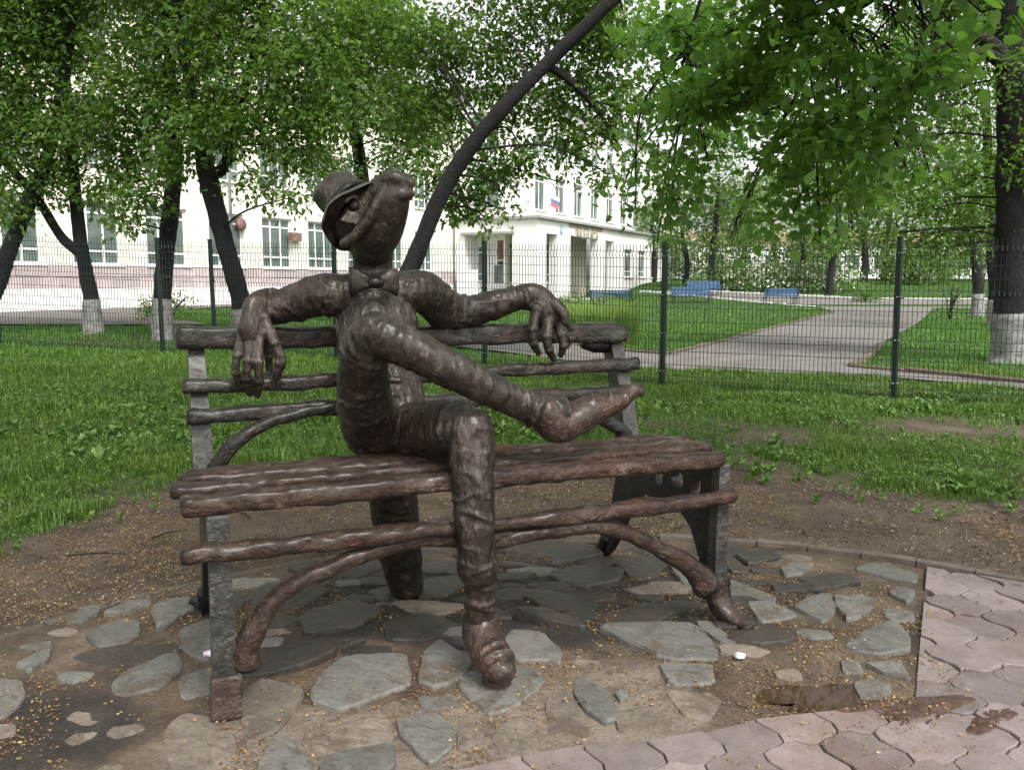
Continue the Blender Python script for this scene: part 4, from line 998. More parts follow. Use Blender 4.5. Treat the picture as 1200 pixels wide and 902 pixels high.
HOLES = [circ(0.15, 0.60, 0.035, 0.065, 12, 0.3), circ(0.30, 0.61, 0.05, 0.045), circ(0.46, 0.60, 0.035, 0.06, 12, -0.2), circ(0.62, 0.60, 0.05, 0.05), circ(0.76, 0.57, 0.03, 0.06, 12, 0.2)]
for u in (0.0, 2.115):
    plate('side_frame', PL, HOLES, u - 0.022, u + 0.022, M['bronze_plate'])
    # flat front post, then its foot
    if u > 1:
        log('front_post', [(u, -0.005, 0.735), (u, -0.004, 0.55), (u, -0.002, 0.35), (u, 0.0, 0.16)], [0.034, 0.034, 0.036, 0.038], M['bronze_post'], 0.85, 0.8, 0.9, 0.03, 13, 8, 16, flat=True)
        log('foot', [(u, 0.0, 0.22), (u + 0.005, -0.01, 0.12), (u + 0.025, -0.06, 0.065), (u + 0.055, -0.16, 0.032)], [0.050, 0.052, 0.046, 0.030], M['bronze_shoe'], 1.0, 0.85, 0.5, 0.12, 14, 8, 16)
    else:
        log('front_post', [(u, 0.0, 0.735), (u, -0.002, 0.55), (u, 0.0, 0.35), (u, 0.0, 0.12)], [0.036, 0.038, 0.040, 0.042], M['bronze_post'], 1.0, 0.8, 0.9, 0.03, 15, 8, 16, flat=True)
        log('foot', [(u, 0.0, 0.15), (u, -0.004, 0.08), (u, -0.012, 0.015)], [0.045, 0.049, 0.052], M['bronze_foot'], 1.0, 0.85, 0.9, 0.03, 17, 8, 16, flat=True)
    # leaning upright behind the slats
    log('upright', [(u, 0.80, 0.70), (u, 0.855, 0.92), (u, 0.925, 1.10), (u, 1.005, 1.275)], [0.050, 0.046, 0.042, 0.040], M['bronze_post'], 0.85, 1.15, 0.9, 0.03, 16 + int(u), 8, 16, flat=True)
    log('rear_foot', [(u, 0.98, 0.13), (u, 1.03, 0.06), (u, 1.10, 0.03), (u - 0.05, 1.16, 0.03)], [0.045, 0.045, 0.04, 0.028], M['bronze_dark'], 1, 0.9, 0.3, 0.12, 19 + int(u), 6, 12)
# knob under the top plank on the right upright
log('bracket', [(1.93, 0.955, 1.215), (2.00, 0.96, 1.205), (2.10, 0.965, 1.20)], [0.032, 0.045, 0.035], M['bronze_dark'], seed=22, per=6, n=12)

# ================================================================ STATUE
statue = tag(empty('statue', BENCH_AT, BENCH_RZ), 'bronze crocodile-headed figure in hat and bow tie lounging cross-legged on the log bench', 'statue')
sb = MB()
def shell(pts, per=7, n=20, sx=1.0, sy=1.0, ref=(0, 0, 1)):
    S = spline(pts, per)
    sb.tube(S[:, :3], np.maximum(S[:, 3], 0.006), n, round_caps=True, sx=sx, sy=sy, ref=ref)
def rings(pts, k0, k1, cnt, r=0.010, grow=1.0, tilt=0.0, seed=0):
    """cloth folds: torus-like ridges round a limb"""
    S = spline(pts, 20)
    rs = random.Random(seed)
    for q in range(cnt):
        t = k0 + (k1 - k0) * (q + rs.uniform(-.3, .3)) / max(1, cnt - 1)
        i = int(np.clip(t * (len(S) - 1), 1, len(S) - 2))
        c, R = S[i, :3], S[i, 3] * grow
        T = S[i + 1, :3] - S[i - 1, :3]; T /= np.linalg.norm(T)
        T = T + np.array([rs.uniform(-1, 1), rs.uniform(-1, 1), rs.uniform(-1, 1)]) * (0.25 + tilt); T /= np.linalg.norm(T)
        b = np.cross(T, (0.3, 0.2, 1.0)); b /= np.linalg.norm(b); u_ = np.cross(b, T)
        s0 = rs.uniform(0, 6.28); span = rs.uniform(3.2, 6.0)
        P = [c + R * 0.985 * (math.cos(a_) * b + math.sin(a_) * u_) for a_ in np.linspace(s0, s0 + span, 18)]
        w_ = np.sin(np.linspace(0.1, math.pi - 0.1, 18)) * r * rs.uniform(0.55, 1.0) + 0.003
        sb.tube(P, w_, 8, round_caps=True)
Fg = FIGURE
shell(Fg['torso'], 8, 24, 1.22, 0.92, (0, 1, 0))
shell(Fg['shoulder'], 8, 20, 1.0, 0.95)
for k in ('arm_a', 'arm_b', 'thigh_a', 'shin_a', 'thigh_b', 'shin_b', 'sock_a', 'sock_b', 'tail', 'jaw', 'snout', 'skull'): shell(Fg[k])
for k in ('hand_a', 'hand_b'): shell(Fg[k][:-1] + [tuple(np.array(Fg[k][-1]) * 0.6 + np.array(Fg[k][-2]) * 0.4)], 6, 18, 1.1, 0.72, (0, 1, 0))
for k in ('fa1', 'fa2', 'fa3', 'fa4', 'ta', 'fb1', 'fb2', 'fb3', 'fb4', 'tb', 'lip', 'bill_top', 'bill_low'): shell(Fg[k], 6, 12)
for k in ('fa1', 'fa2', 'fa3', 'fa4', 'ta', 'fb1', 'fb2', 'fb3', 'fb4'):                    # knuckles
    for q in range(0, len(Fg[k]) - 1):
        x, y, z, r = Fg[k][q]; sb.tube([(x - 0.003, y - 0.004, z), (x + 0.003, y - 0.004, z)], r * 1.04, 10, round_caps=True)
for (x, y, z, r) in MARKS['nos']: sb.tube([(x - 0.005, y, z), (x + 0.005, y, z + 0.004)], r * 1.0, 10, round_caps=True)
# folds in the cloth
rings(Fg['arm_a'], 0.35, 0.98, 4, 0.009, 1.0, 0.2, 1)
rings(Fg['arm_b'], 0.30, 0.62, 4, 0.009, 1.0, 0.3, 2)
rings(Fg['arm_b'], 0.9, 0.99, 2, 0.012, 1.05, 0.05, 12)
rings(Fg['hand_a'], 0.0, 0.15, 2, 0.012, 1.1, 0.1, 13)
rings(Fg['thigh_a'], 0.1, 0.7, 6, 0.012, 1.0, 0.2, 3)
rings(Fg['shin_a'], 0.25, 0.95, 4, 0.009, 1.0, 0.5, 4)
rings(Fg['sock_a'], 0.25, 1.0, 6, 0.013, 1.02, 0.1, 5)
rings(Fg['thigh_b'], 0.2, 0.8, 4, 0.011, 1.0, 0.3, 6)
rings(Fg['shin_b'], 0.35, 0.95, 6, 0.010, 0.98, 0.7, 7)
rings(Fg['shin_b'], 0.985, 1.0, 1, 0.010, 1.0, 0.02, 8)
rings(Fg['sock_b'], 0.1, 0.8, 5, 0.009, 1.0, 0.15, 9)
rings(Fg['torso'], 0.05, 0.35, 3, 0.008, 1.0, 0.4, 10)
# trouser hem flare of the crossed leg, eye pouch wrinkles
x, y, z, r = MARKS['eye'][0]
for q in range(4):
    P = [(x + 0.030 * math.cos(a_) * (1 + .35 * q), y + 0.012 - 0.002 * q + 0.012 * math.sin(a_), z - 0.014 - 0.013 * q + 0.020 * math.sin(a_)) for a_ in np.linspace(3.5, 5.9, 9)]
    sb.tube(P, 0.007, 8, round_caps=True)
P = [(x + 0.036 * math.cos(a_), y + 0.006, z + 0.010 + 0.028 * math.sin(a_)) for a_ in np.linspace(0.2, 2.9, 9)]
sb.tube(P, 0.010, 8, round_caps=True)
raw = bpy.data.meshes.new('raw'); raw.from_pydata(sb.v, [], sb.f)
def body_disp(co):
    g = 0.0038 * vnoise(co, 14, 40, 3) + 0.0034 * vnoise(co * np.array([1, 1, 0.5]), 60, 41, 2)
    ridg = 1 - np.abs(vnoise(co * np.array([1.3, 1.3, 0.55]), 19, 42, 2)) * 2.4
    n8 = vnoise(co * np.array([1.0, 1.0, 1.35]), 8.5, 44, 2)
    crease = np.exp(-np.abs(n8) * 9.0)                       # sharp pulled folds in the cloth
    cloth = smooth01((1.60 - co[:, 2]) / 0.06) * smooth01((co[:, 0] - 0.33) / 0.05) * np.where(co[:, 1] > 0.6, smooth01((1.50 - co[:, 0]) / 0.05), 1.0)
    hand = np.where(cloth < 0.05, 0.35, 1.0)
    return (g + 0.0036 * ridg) * hand + 0.0080 * (crease - 0.35) * cloth * (0.4 + 0.6 * (vnoise(co, 3.0, 45, 2) > -0.1))
body = link('body', sculpt(raw, 0.0068, 1, body_disp), M['bronze'], statue)

# shoes
def shoe(name, pts, lug=None):
    global sb
    keep_, sb = sb, MB()
    shell(pts, 8, 20, 1.0, 0.95)
    S = spline(pts, 8)
    rings(pts, 0.35, 0.85, 4, 0.009, 1.0, 0.25, 20)
    if lug: sb.tube(lug, [0.05, 0.06], 10, round_caps=True)
    rw = bpy.data.meshes.new('raw'); rw.from_pydata(sb.v, [], sb.f)
    sb = keep_
    return link(name, sculpt(rw, 0.009, 2, lambda co: 0.005 * vnoise(co, 22, 50, 3)), M['bronze_shoe'], statue)
shoe('shoe', Fg['shoe_a'])
shoe('shoe', Fg['shoe_b'], [(0.972, -0.16, 0.07), (0.972, -0.18, 0.02)])

# hat: drooping brim and dented crown, pushed back on the head
hx, hy, hz, hr = MARKS['hat'][0]
hn = Vector((-0.46, 0.60, 0.62)).normalized()
hq = hn.to_track_quat('Z', 'Y').to_matrix()
prof = [(0.100, 0.000), (0.150, -0.004), (0.174, -0.020), (0.182, -0.032), (0.176, -0.010), (0.150, 0.016), (0.116, 0.028), (0.104, 0.060), (0.104, 0.105), (0.112, 0.140), (0.100, 0.168), (0.045, 0.176), (0.0, 0.168)]
nseg = 48
vv = []
for (r_p, z_p) in prof:
    for k in range(nseg):
        a_ = 2 * math.pi * k / nseg
        lip_ = 0.022 * math.cos(2 * a_ + 0.6) * smooth01(np.array((r_p - 0.11) / 0.08)).item()
        ob = 1 + 0.05 * math.cos(2 * a_)
        p_ = hq @ Vector((r_p * ob * math.cos(a_), r_p * math.sin(a_), z_p + lip_)) + Vector((hx, hy, hz))
        vv.append(tuple(p_))
ff = []
for i in range(len(prof) - 1):
    for k in range(nseg):
        ff.append((i * nseg + k, i * nseg + (k + 1) % nseg, (i + 1) * nseg + (k + 1) % nseg, (i + 1) * nseg + k))
vv = np.array(vv)
vv += (0.021 * np.stack([vnoise(vv, 11, 60, 3), vnoise(vv, 11, 61, 3), vnoise(vv, 11, 62, 3)], -1))
hat = MB().add(vv, ff).build('hat', M['bronze'], statue, True)
ss = hat.modifiers.new('sub', 'SUBSURF'); ss.levels = 1; ss.render_levels = 1
# hat band
P = [tuple(hq @ Vector((0.116 * math.cos(a_), 0.112 * math.sin(a_), 0.045)) + Vector((hx, hy, hz))) for a_ in np.linspace(0, 2 * math.pi, 40)]
MB().tube(P, 0.014, 8).build('hat_band', M['bronze_dark'], hat, True)

# bow tie: two flared loops and a knot
for q, sgn in ((0, -1), (2, 1)):
    x, y, z, r = MARKS['bow'][q]
    kx, ky, kz, kr = MARKS['bow'][1]
    vv = []
    for t in np.linspace(0, 1, 9):
        cx_, cy_, cz_ = kx + sgn * 0.018 + t * sgn * 0.085, ky + t * 0.018, kz + 0.004 * math.sin(t * 3)
        h_ = 0.024 + 0.040 * t ** 0.7; d_ = 0.018 + 0.012 * math.sin(t * math.pi)
        for a_ in np.linspace(0, 2 * math.pi, 16, endpoint=False):
            fold = 1 + 0.22 * math.cos(3 * a_)
            vv.append((cx_, cy_ + d_ * fold * math.cos(a_), cz_ + h_ * math.sin(a_)))
    ff = [(i * 16 + k, i * 16 + (k + 1) % 16, (i + 1) * 16 + (k + 1) % 16, (i + 1) * 16 + k) for i in range(8) for k in range(16)] + [tuple(range(16))[::-1], tuple(range(128, 144))]
    vv = np.array(vv); vv += 0.010 * np.stack([vnoise(vv, 26, 70 + q, 2), vnoise(vv, 26, 75 + q, 2), vnoise(vv, 26, 80 + q, 2)], -1)
    if q == 0: tie = MB().add(vv, ff).build('bow_tie', M['bronze'], statue, True)
    else: MB().add(vv, ff).build('bow_loop', M['bronze'], tie, True)
kx, ky, kz, kr = MARKS['bow'][1]
MB().tube([(kx - 0.01, ky - 0.010, kz), (kx + 0.01, ky - 0.010, kz)], 0.026, 12, round_caps=True).build('bow_knot', M['bronze'], tie, True)
x, y, z, r = MARKS['eye'][0]
MB().tube([(x - 0.003, y, z), (x + 0.003, y, z)], 0.021, 14, round_caps=True).build('eye', M['bronze_grey'], statue, True)

# ================================================================ WIRE FENCE
fence = tag(empty('mesh_fence', (2.19, 12.4, 0.0)), 'dark green welded wire mesh fence with square posts behind the bench', 'fence')
def fpart(mb, name, smooth=False):
    o = mb.build(name, M['fence'], fence, smooth)
    o.location = (-2.19, -12.4, 0.0)
    return o
FH = 2.03
tops = []
for i, (x, y, z, _) in enumerate(FENCE):
    z = float(terrain(x, y)) - 0.02
    lean = random.uniform(-0.03, 0.03)
    mb = MB().tube([(x, y, z - 0.1), (x + lean, y, z + FH + 0.06)], 0.042, 4, square=0.0)
    mb.tube([(x + lean, y, z + FH + 0.055), (x + lean, y, z + FH + 0.085)], [0.050, 0.046], 4)
    for zz in (0.25, 0.8, 1.35, 1.9):
        mb.tube([(x - 0.05, y - 0.02, z + zz), (x + 0.05, y - 0.02, z + zz)], 0.014, 5)
    fpart(mb, 'post')
FOLDS = [0.10, 0.72, 1.34, 1.88]
for i in range(len(FENCE) - 1):
    p0 = np.array(FENCE[i][:2]); p1 = np.array(FENCE[i + 1][:2])
    d = p1 - p0; Ln = np.linalg.norm(d); d /= Ln
    nrm = np.array([d[1], -d[0]])
    z0 = float(terrain(*p0)) + 0.02; z1 = float(terrain(*p1)) + 0.02
    nb = int(Ln / 0.055)
    VV, QQ = [], []
    rad = 0.0034
    def strip(P):
        """square wire along a polyline"""
        P = np.asarray(P); n = len(P)
        b = len(VV)
        for p_ in P:
            for (a_, c_) in ((-rad, -rad), (rad, -rad), (rad, rad), (-rad, rad)):
                VV.append((p_[0] + d[0] * a_ * strip.k, p_[1] + d[1] * a_ * strip.k + c_ * 0.3, p_[2] + (0 if strip.k else a_) + 0))
                VV[-1] = (VV[-1][0] + nrm[0] * c_, VV[-1][1] + nrm[1] * c_ - c_ * 0.3, VV[-1][2])
        for q in range(n - 1):
            for s in range(4): QQ.append((b + q * 4 + s, b + q * 4 + (s + 1) % 4, b + (q + 1) * 4 + (s + 1) % 4, b + (q + 1) * 4 + s))
    strip.k = 1
    for k in range(1, nb):
        t = k / nb
        bx, by = p0 + d * Ln * t
        zb = z0 + (z1 - z0) * t
        pts = [(bx, by, zb)]
        for fz in FOLDS:
            pts += [(bx, by, zb + fz - 0.05), (bx + nrm[0] * 0.035, by + nrm[1] * 0.035, zb + fz), (bx, by, zb + fz + 0.05)]
        pts.append((bx, by, zb + FH))
        strip(pts)
    strip.k = 0
    for fz in sorted([f - 0.05 for f in FOLDS] + [f + 0.05 for f in FOLDS] + [0.31, 0.51, 0.93, 1.13, 1.54, 1.70]):
        strip([(p0[0] + nrm[0] * .004, p0[1] + nrm[1] * .004, z0 + fz), (p1[0] + nrm[0] * .004, p1[1] + nrm[1] * .004, z1 + fz)])
    mb = MB(); mb.v = VV; mb.f = QQ
    fpart(mb, 'wire_panel')['kind'] = 'stuff'

# ================================================================ SCHOOL
SA = (-11.4, 40.0, 0.45)
school = tag(empty('school_building', SA, math.atan2(0.90, 0.44)), 'long cream and white school building with tall white windows behind the fence', 'building')
def wall(name, origin, xdir, W_, H_, openings, mat, parent=school, depth=0.22, z0=0.0):
    """wall in a local frame; openings (x0,x1,z0,z1) are real holes with reveals. inward normal = rot90(xdir)"""
    ox, oy = origin; dx, dy = xdir
    ix, iy = -dy, dx
    xs = sorted(set([0, W_] + [v for o in openings for v in o[:2]]))
    zs = sorted(set([z0, H_] + [v for o in openings for v in o[2:]]))
    mb = MB()
    P = lambda x, z, k=0.0: (ox + dx * x + ix * k, oy + dy * x + iy * k, z)
    for i in range(len(xs) - 1):
        for j in range(len(zs) - 1):
            cx_, cz_ = (xs[i] + xs[i + 1]) / 2, (zs[j] + zs[j + 1]) / 2
            if any(o[0] < cx_ < o[1] and o[2] < cz_ < o[3] for o in openings): continue
            mb.add([P(xs[i], zs[j]), P(xs[i + 1], zs[j]), P(xs[i + 1], zs[j + 1]), P(xs[i], zs[j + 1])], [(0, 1, 2, 3)])
    for o in openings:
        a_, b_, c_, d_ = o[:4]
        for (p_, q_) in (((a_, c_), (a_, d_)), ((a_, d_), (b_, d_)), ((b_, d_), (b_, c_)), ((b_, c_), (a_, c_))):
            mb.add([P(*p_), P(*q_), P(*q_, depth), P(*p_, depth)], [(0, 1, 2, 3)])
    return mb.build(name, mat, parent)
WINM = {}
def window(origin, xdir, x0, x1, z0, z1, cols, transom=True, low=True, depth=0.14, sill=True):
    w_, h_ = x1 - x0, z1 - z0
    key = (round(w_, 2), round(h_, 2), cols, transom, low)
    if key not in WINM:
        mb = MB(); t = 0.075
        mb.box(0, w_, 0, 0.06, 0, t); mb.box(0, w_, 0, 0.06, h_ - t, h_)
        mb.box(0, t, 0.001, 0.059, t, h_ - t); mb.box(w_ - t, w_, 0.001, 0.059, t, h_ - t)
        for c in range(1, cols):
            xx = w_ * c / cols; mb.box(xx - t / 2, xx + t / 2, 0.001, 0.059, t, h_ - t)
        if transom: mb.box(t, w_ - t, -0.004, 0.056, h_ * 0.80, h_ * 0.80 + t)
        if low: mb.box(t, w_ - t, -0.004, 0.056, h_ * 0.20, h_ * 0.20 + t)
        f = bpy.data.meshes.new('window'); f.from_pydata(mb.v, [], mb.f); f.materials.append(M['frame_white'])
        g = MB().box(0.02, w_ - 0.02, 0.03, 0.045, 0.02, h_ - 0.02)
        gm = bpy.data.meshes.new('pane'); gm.from_pydata(g.v, [], g.f); gm.materials.append(M['glass'])
        s = MB().box(-0.08, w_ + 0.08, -0.24, 0.02, -0.07, -0.002)
        sm_ = bpy.data.meshes.new('sill'); sm_.from_pydata(s.v, [], s.f); sm_.materials.append(M['frame_white'])
        WINM[key] = (f, gm, sm_)
    f, gm, sm_ = WINM[key]
    ox, oy = origin; dx, dy = xdir; ix, iy = -dy, dx
    o = bpy.data.objects.new('window', f); COL.objects.link(o); o.parent = school
    o.location = (ox + dx * x0 + ix * depth, oy + dy * x0 + iy * depth, z0)
    o.rotation_euler.z = math.atan2(dy, dx)
    for nm, ms in (('pane', gm), ('sill', sm_)):
        if nm == 'sill' and not sill: continue
        c = bpy.data.objects.new(nm, ms); COL.objects.link(c); c.parent = o

# left wing: three storeys, local x runs along the wall, local y into the building
wt = [-19.7 + 3.25 * k for k in range(11)]            # window left edges
ops = []
for fl in range(3):
    for x in wt: ops.append((x + 24, x + 26.05, 1.66 + 3.7 * fl, 3.98 + 3.7 * fl))
wall('wing_wall', (-24.0, 0.0), (1, 0), 41.5, 11.9, ops, M['cream'], z0=1.62)
for o in ops: window((-24.0, 0.0), (1, 0), *o, 3)
MB().box(-24.0, 17.5, -0.10, 0.0, -0.6, 0.80).build('plinth', M['white_wall'], school)
MB().box(-24.1, 17.5, 0.0, 10.0, 11.9, 12.25).box(-24.4, 17.5, -0.45, -0.0, 11.95, 12.20).build('roof_edge', M['roof_dark'], school)
MB().box(-24.0, -23.8, 0.3, 10.0, -0.6, 11.85).build('end_wall', M['cream'], school)
# facing stones between plinth and sills
fsm = {}
for row in range(2):
    x = -24.0; r_i = 0
    while x < 17.3:
        L_ = random.choice((0.72, 0.96, 1.2)); L_ = min(L_, 17.45 - x)
        if L_ < 0.2: break
        key = round(L_, 2)
        if key not in fsm:
            b = MB().box(0.012, L_ - 0.012, 0, 0.10, 0.01, 0.39)
            m_ = bpy.data.meshes.new('facing_stone'); m_.from_pydata(b.v, [], b.f); m_.materials.append(M['facing']); fsm[key] = m_
        o = bpy.data.objects.new('facing_stone', fsm[key]); COL.objects.link(o); o.parent = school
        o.location = (x, -0.055 + random.uniform(-.012, .012), 0.805 + row * 0.405)
        x += L_
MB().box(-24.0, 17.5, 0.05, 0.12, 0.80, 1.62).build('facing_backing', M['roof_dark'], school)
# dark basement hatch in the plinth, alarm bell and red box on the wall
MB().box(-14.6, -13.2, -0.14, -0.101, -0.2, 0.55).build('basement_hatch', M['dark_iron'], school)
MB().tube([(-1.6, -0.02, 3.55), (-1.6, -0.16, 3.55)], [0.30, 0.24], 18).build('alarm_bell', M['bell'], school, True)
MB().box(1.55, 2.25, -0.26, -0.02, 2.95, 3.35).build('red_box', M['bell'], school)

for xx in (-15.3, -2.3, 7.45, 17.2):
    MB().tube([(xx, -0.16, 0.2), (xx, -0.16, 11.8)], 0.06, 8).build('drainpipe', M['grey_metal'], school, True)
# entrance block: its side wall holds the recessed glass entrance, its front the portico with the sign
BX, BY, BH = 17.5, -5.9, 4.85
sidew = [(0.75, 4.15, 0.0, 3.95)]
wall('entrance_wall', (BX, 0.0), (0, -1), 5.9, BH, sidew, M['white_wall'], depth=1.5, z0=-0.6)
MB().box(BX + 1.5, BX + 1.56, -4.15, -0.75, 0.0, 3.95).build('entrance_back', M['white_wall'], school)
window((BX, 0.0), (0, -1), 0.95, 1.75, 1.0, 3.3, 2, depth=1.36, sill=False)
window((BX, 0.0), (0, -1), 3.15, 4.10, 0.9, 3.5, 2, low=False, depth=1.36, sill=False)
dr = MB().box(BX + 1.43, BX + 1.49, -2.95, -2.05, 0.02, 2.2).build('door', M['frame_white'], school)
MB().box(BX + 1.405, BX + 1.428, -2.85, -2.15, 0.9, 2.05).build('pane', M['glass'], dr)
MB().box(BX + 1.38, BX + 1.42, -2.88, -2.40, 2.42, 3.62).build('plaque', M['maroon'], school)
MB().box(BX + 1.38, BX + 1.42, -2.82, -2.45, 2.08, 2.30).build('plaque', M['dark_iron'], school)
MB().box(BX - 0.25, BX + 1.5, -4.3, -0.55, 3.96, 4.10).build('canopy', M['roof_dark'], school)
MB().box(BX - 0.6, BX - 0.02, -1.75, -0.5, -0.5, 1.75).build('side_panel', M['frame_white'], school)

fo = [(1.3, 3.1, -0.2, 4.0), (5.3, 10.6, -0.2, 4.05), (12.1, 14.0, -0.2, 4.0)]
for k in range(5): fo.append((16.6 + 3.6 * k, 18.6 + 3.6 * k, 1.3, 3.5))
wall('portico_wall', (BX, BY), (1, 0), 40.0, BH, fo, M['white_wall'], depth=0.6, z0=-0.6)
for o in fo[3:]: window((BX, BY), (1, 0), *o, 2)
MB().box(BX + 0.7, BX + 15.0, BY + 2.6, BY + 2.7, -0.5, 4.6).build('portico_back', M['cream'], school)
window((BX, BY + 2.45), (1, 0), 5.9, 7.6, 0.9, 3.6, 2, depth=-0.05)
MB().box(BX + 5.6, BX + 7.6, BY + 2.2, BY + 2.44, -0.5, 0.45).build('basement_window', M['dark_iron'], school)
MB().box(BX - 0.25, BX + 40.0, BY - 0.28, 0.0, BH, BH + 0.16).build('cornice', M['roof_dark'], school)
# upper storeys, set back a little
uo = []
for fl in range(2):
    for k in range(11): uo.append((2.2 + 3.35 * k, 4.0 + 3.35 * k, BH + 0.75 + 3.6 * fl, BH + 3.0 + 3.6 * fl))
wall('upper_wall', (BX, BY + 1.2), (1, 0), 40.0, BH + 7.8, uo, M['white_wall'], z0=BH + 0.16)
for o in uo: window((BX, BY + 1.2), (1, 0), *o, 2, low=False)
us = [(1.3, 3.2, BH + 0.75, BH + 3.0), (1.3, 3.2, BH + 4.35, BH + 6.6)]
wall('upper_wall', (BX, 0.0), (0, -1), 4.7, BH + 7.8, us, M['white_wall'], z0=BH + 0.16)
for o in us: window((BX, 0.0), (0, -1), *o, 2, low=False)
MB().box(BX - 0.3, BX + 40.2, BY + 0.8, 6.0, BH + 7.8, BH + 8.1).build('roof_edge', M['roof_dark'], school)

def lettering(name, body_, size, x, z, mat):
    cu = bpy.data.curves.new(name, 'FONT')
    cu.body = body_; cu.size = size; cu.extrude = 0.03; cu.align_x = 'CENTER'; cu.space_character = 1.05
    t_ = bpy.data.objects.new('tmp_text', cu); COL.objects.link(t_)
    dg = bpy.context.evaluated_depsgraph_get()
    m_ = bpy.data.meshes.new_from_object(t_.evaluated_get(dg))
    bpy.data.objects.remove(t_)
    m_.materials.clear()
    o = link(name, m_, mat, school)
    o.location = (x, BY - 0.04, z)
    o.rotation_euler = (math.radians(90), 0, 0)
    o['kind'] = 'stuff'
    return o
sgn = MB().box(BX + 4.2, BX + 12.2, BY - 0.012, BY - 0.004, 4.06, 4.84).build('sign_board', M['white_wall'], school)
lettering('sign_lettering', 'ОБРАЗОВАТЕЛЬНОЕ УЧРЕЖДЕНИЕ', 0.36, BX + 8.2, 4.58, M['letter'])
lettering('sign_lettering', 'ЛИЦЕЙ №24', 0.74, BX + 8.2, 4.00, M['letter'])
emb = MB().tube([(0, 0, 0.55), (0, 0, 0.1), (0.2, 0, 0.0), (0.4, 0, 0.1), (0.4, 0, 0.55)], 0.05, 6).build('emblem', M['emblem'], school)
emb.location = (BX + 3.5, BY - 0.06, 4.12)

# flag on the cornice of the block
fl_ = tag(empty('flag', (2.35, 54.1, 5.45)), 'white blue and red flag on a slanted staff above the school entrance', 'flag')
fl_.scale = (0.55, 0.55, 0.62)
MB().tube([(0, 0, -0.15), (0.10, 0, 1.2), (0.20, 0, 2.35)], 0.035, 6).build('staff', M['grey_metal'], fl_)
for k, mt in enumerate(('flag_white', 'flag_blue', 'flag_red')):
    vv, ff = [], []
    for i in range(13):
        t = i / 12
        for j in (0, 1):
            z = 2.25 - 0.38 * (k + j) - 0.45 * t
            vv.append((0.19 + 0.95 * t - 0.045 * (k + j), 0.16 * math.sin(t * 7 + 0.5 * (k + j)) * t, z))
    ff = [(2 * i, 2 * i + 1, 2 * i + 3, 2 * i + 2) for i in range(12)]
    MB().add(vv, ff).build('stripe', M[mt], fl_, True)

# ================================================================ TREES
def leaf_mesh(name, pos, dirs, size, template='simple', droop=0.0):
    """many leaves as one mesh. pos (n,3), dirs (n,3) leaf axis, size (n,)"""
    n = len(pos)
    ax = dirs / (np.linalg.norm(dirs, axis=1)[:, None] + 1e-9)
    rnd = rng.normal(size=(n, 3)) * 0.55 + np.array([0, 0, 1.0])
    side = np.cross(ax, rnd); side /= np.linalg.norm(side, axis=1)[:, None] + 1e-9
    nor = np.cross(side, ax)
    if template == 'simple':
        T = np.array([(0, 0, 0), (0.30, 0.42, 0.07), (0, 1, -0.05), (-0.30, 0.42, 0.07)])
        Fi = np.array([(0, 1, 2), (0, 2, 3)])
    else:
        T = np.array([(0, 0, 0), (0.34, 0.20, 0.05), (0.42, 0.48, 0.07), (0.22, 0.80, 0.03), (0, 1.06, -0.07), (-0.22, 0.80, 0.03), (-0.42, 0.48, 0.07), (-0.34, 0.20, 0.05), (0, 0.5, 0.0)])
        Fi = np.array([(0, 1, 8), (1, 2, 8), (2, 3, 8), (3, 4, 8), (4, 5, 8), (5, 6, 8), (6, 7, 8), (7, 0, 8)])
    wdt = rng.uniform(0.65, 1.25, n)[:, None, None]; crl = rng.uniform(-1.5, 3.0, n)[:, None, None]
    V = pos[:, None, :] + size[:, None, None] * (wdt * T[None, :, 0:1] * side[:, None, :] + T[None, :, 1:2] * ax[:, None, :] + crl * T[None, :, 2:3] * nor[:, None, :])
    k = len(T)
    Fc = (np.arange(n) * k)[:, None, None] + Fi[None]
    return mesh_np(name, V.reshape(-1, 3), Fc.reshape(-1, 3))

def crown_points(blobs, density, per_cluster, spread, sparse=0.0, flat=0.85):
    """cluster centres in shells of the blobs, then leaves about each"""
    C_ = []
    for (x, y, z, r) in blobs:
        n = max(3, int(density * r ** 2.4))
        d = rng.normal(size=(n, 3)); d /= np.linalg.norm(d, axis=1)[:, None]
        rad = r * rng.uniform(0.15, 1.0, n) ** 0.55 * rng.uniform(0.8, 1.15, n)
        c = np.array([x, y, z]) + d * rad[:, None] * np.array([1.0, 1.0, flat])
        C_.append(c)
    C_ = np.vstack(C_)
    if sparse: C_ = C_[vnoise(C_ * np.array([1, 1, 1.8]), 1.3, 77, 3) > sparse - 0.5]
    m = len(C_)
    P = np.repeat(C_, per_cluster, axis=0) + rng.normal(size=(m * per_cluster, 3)) * spread * np.array([1, 1, 0.7])
    return C_, P

def wood(mb, pts, n=10, per=6, noise=0.12, seed=0):
    S = spline(pts, per)
    mb.tube(S[:, :3], S[:, 3], n, noise=noise, nscale=5.0, seed=seed)

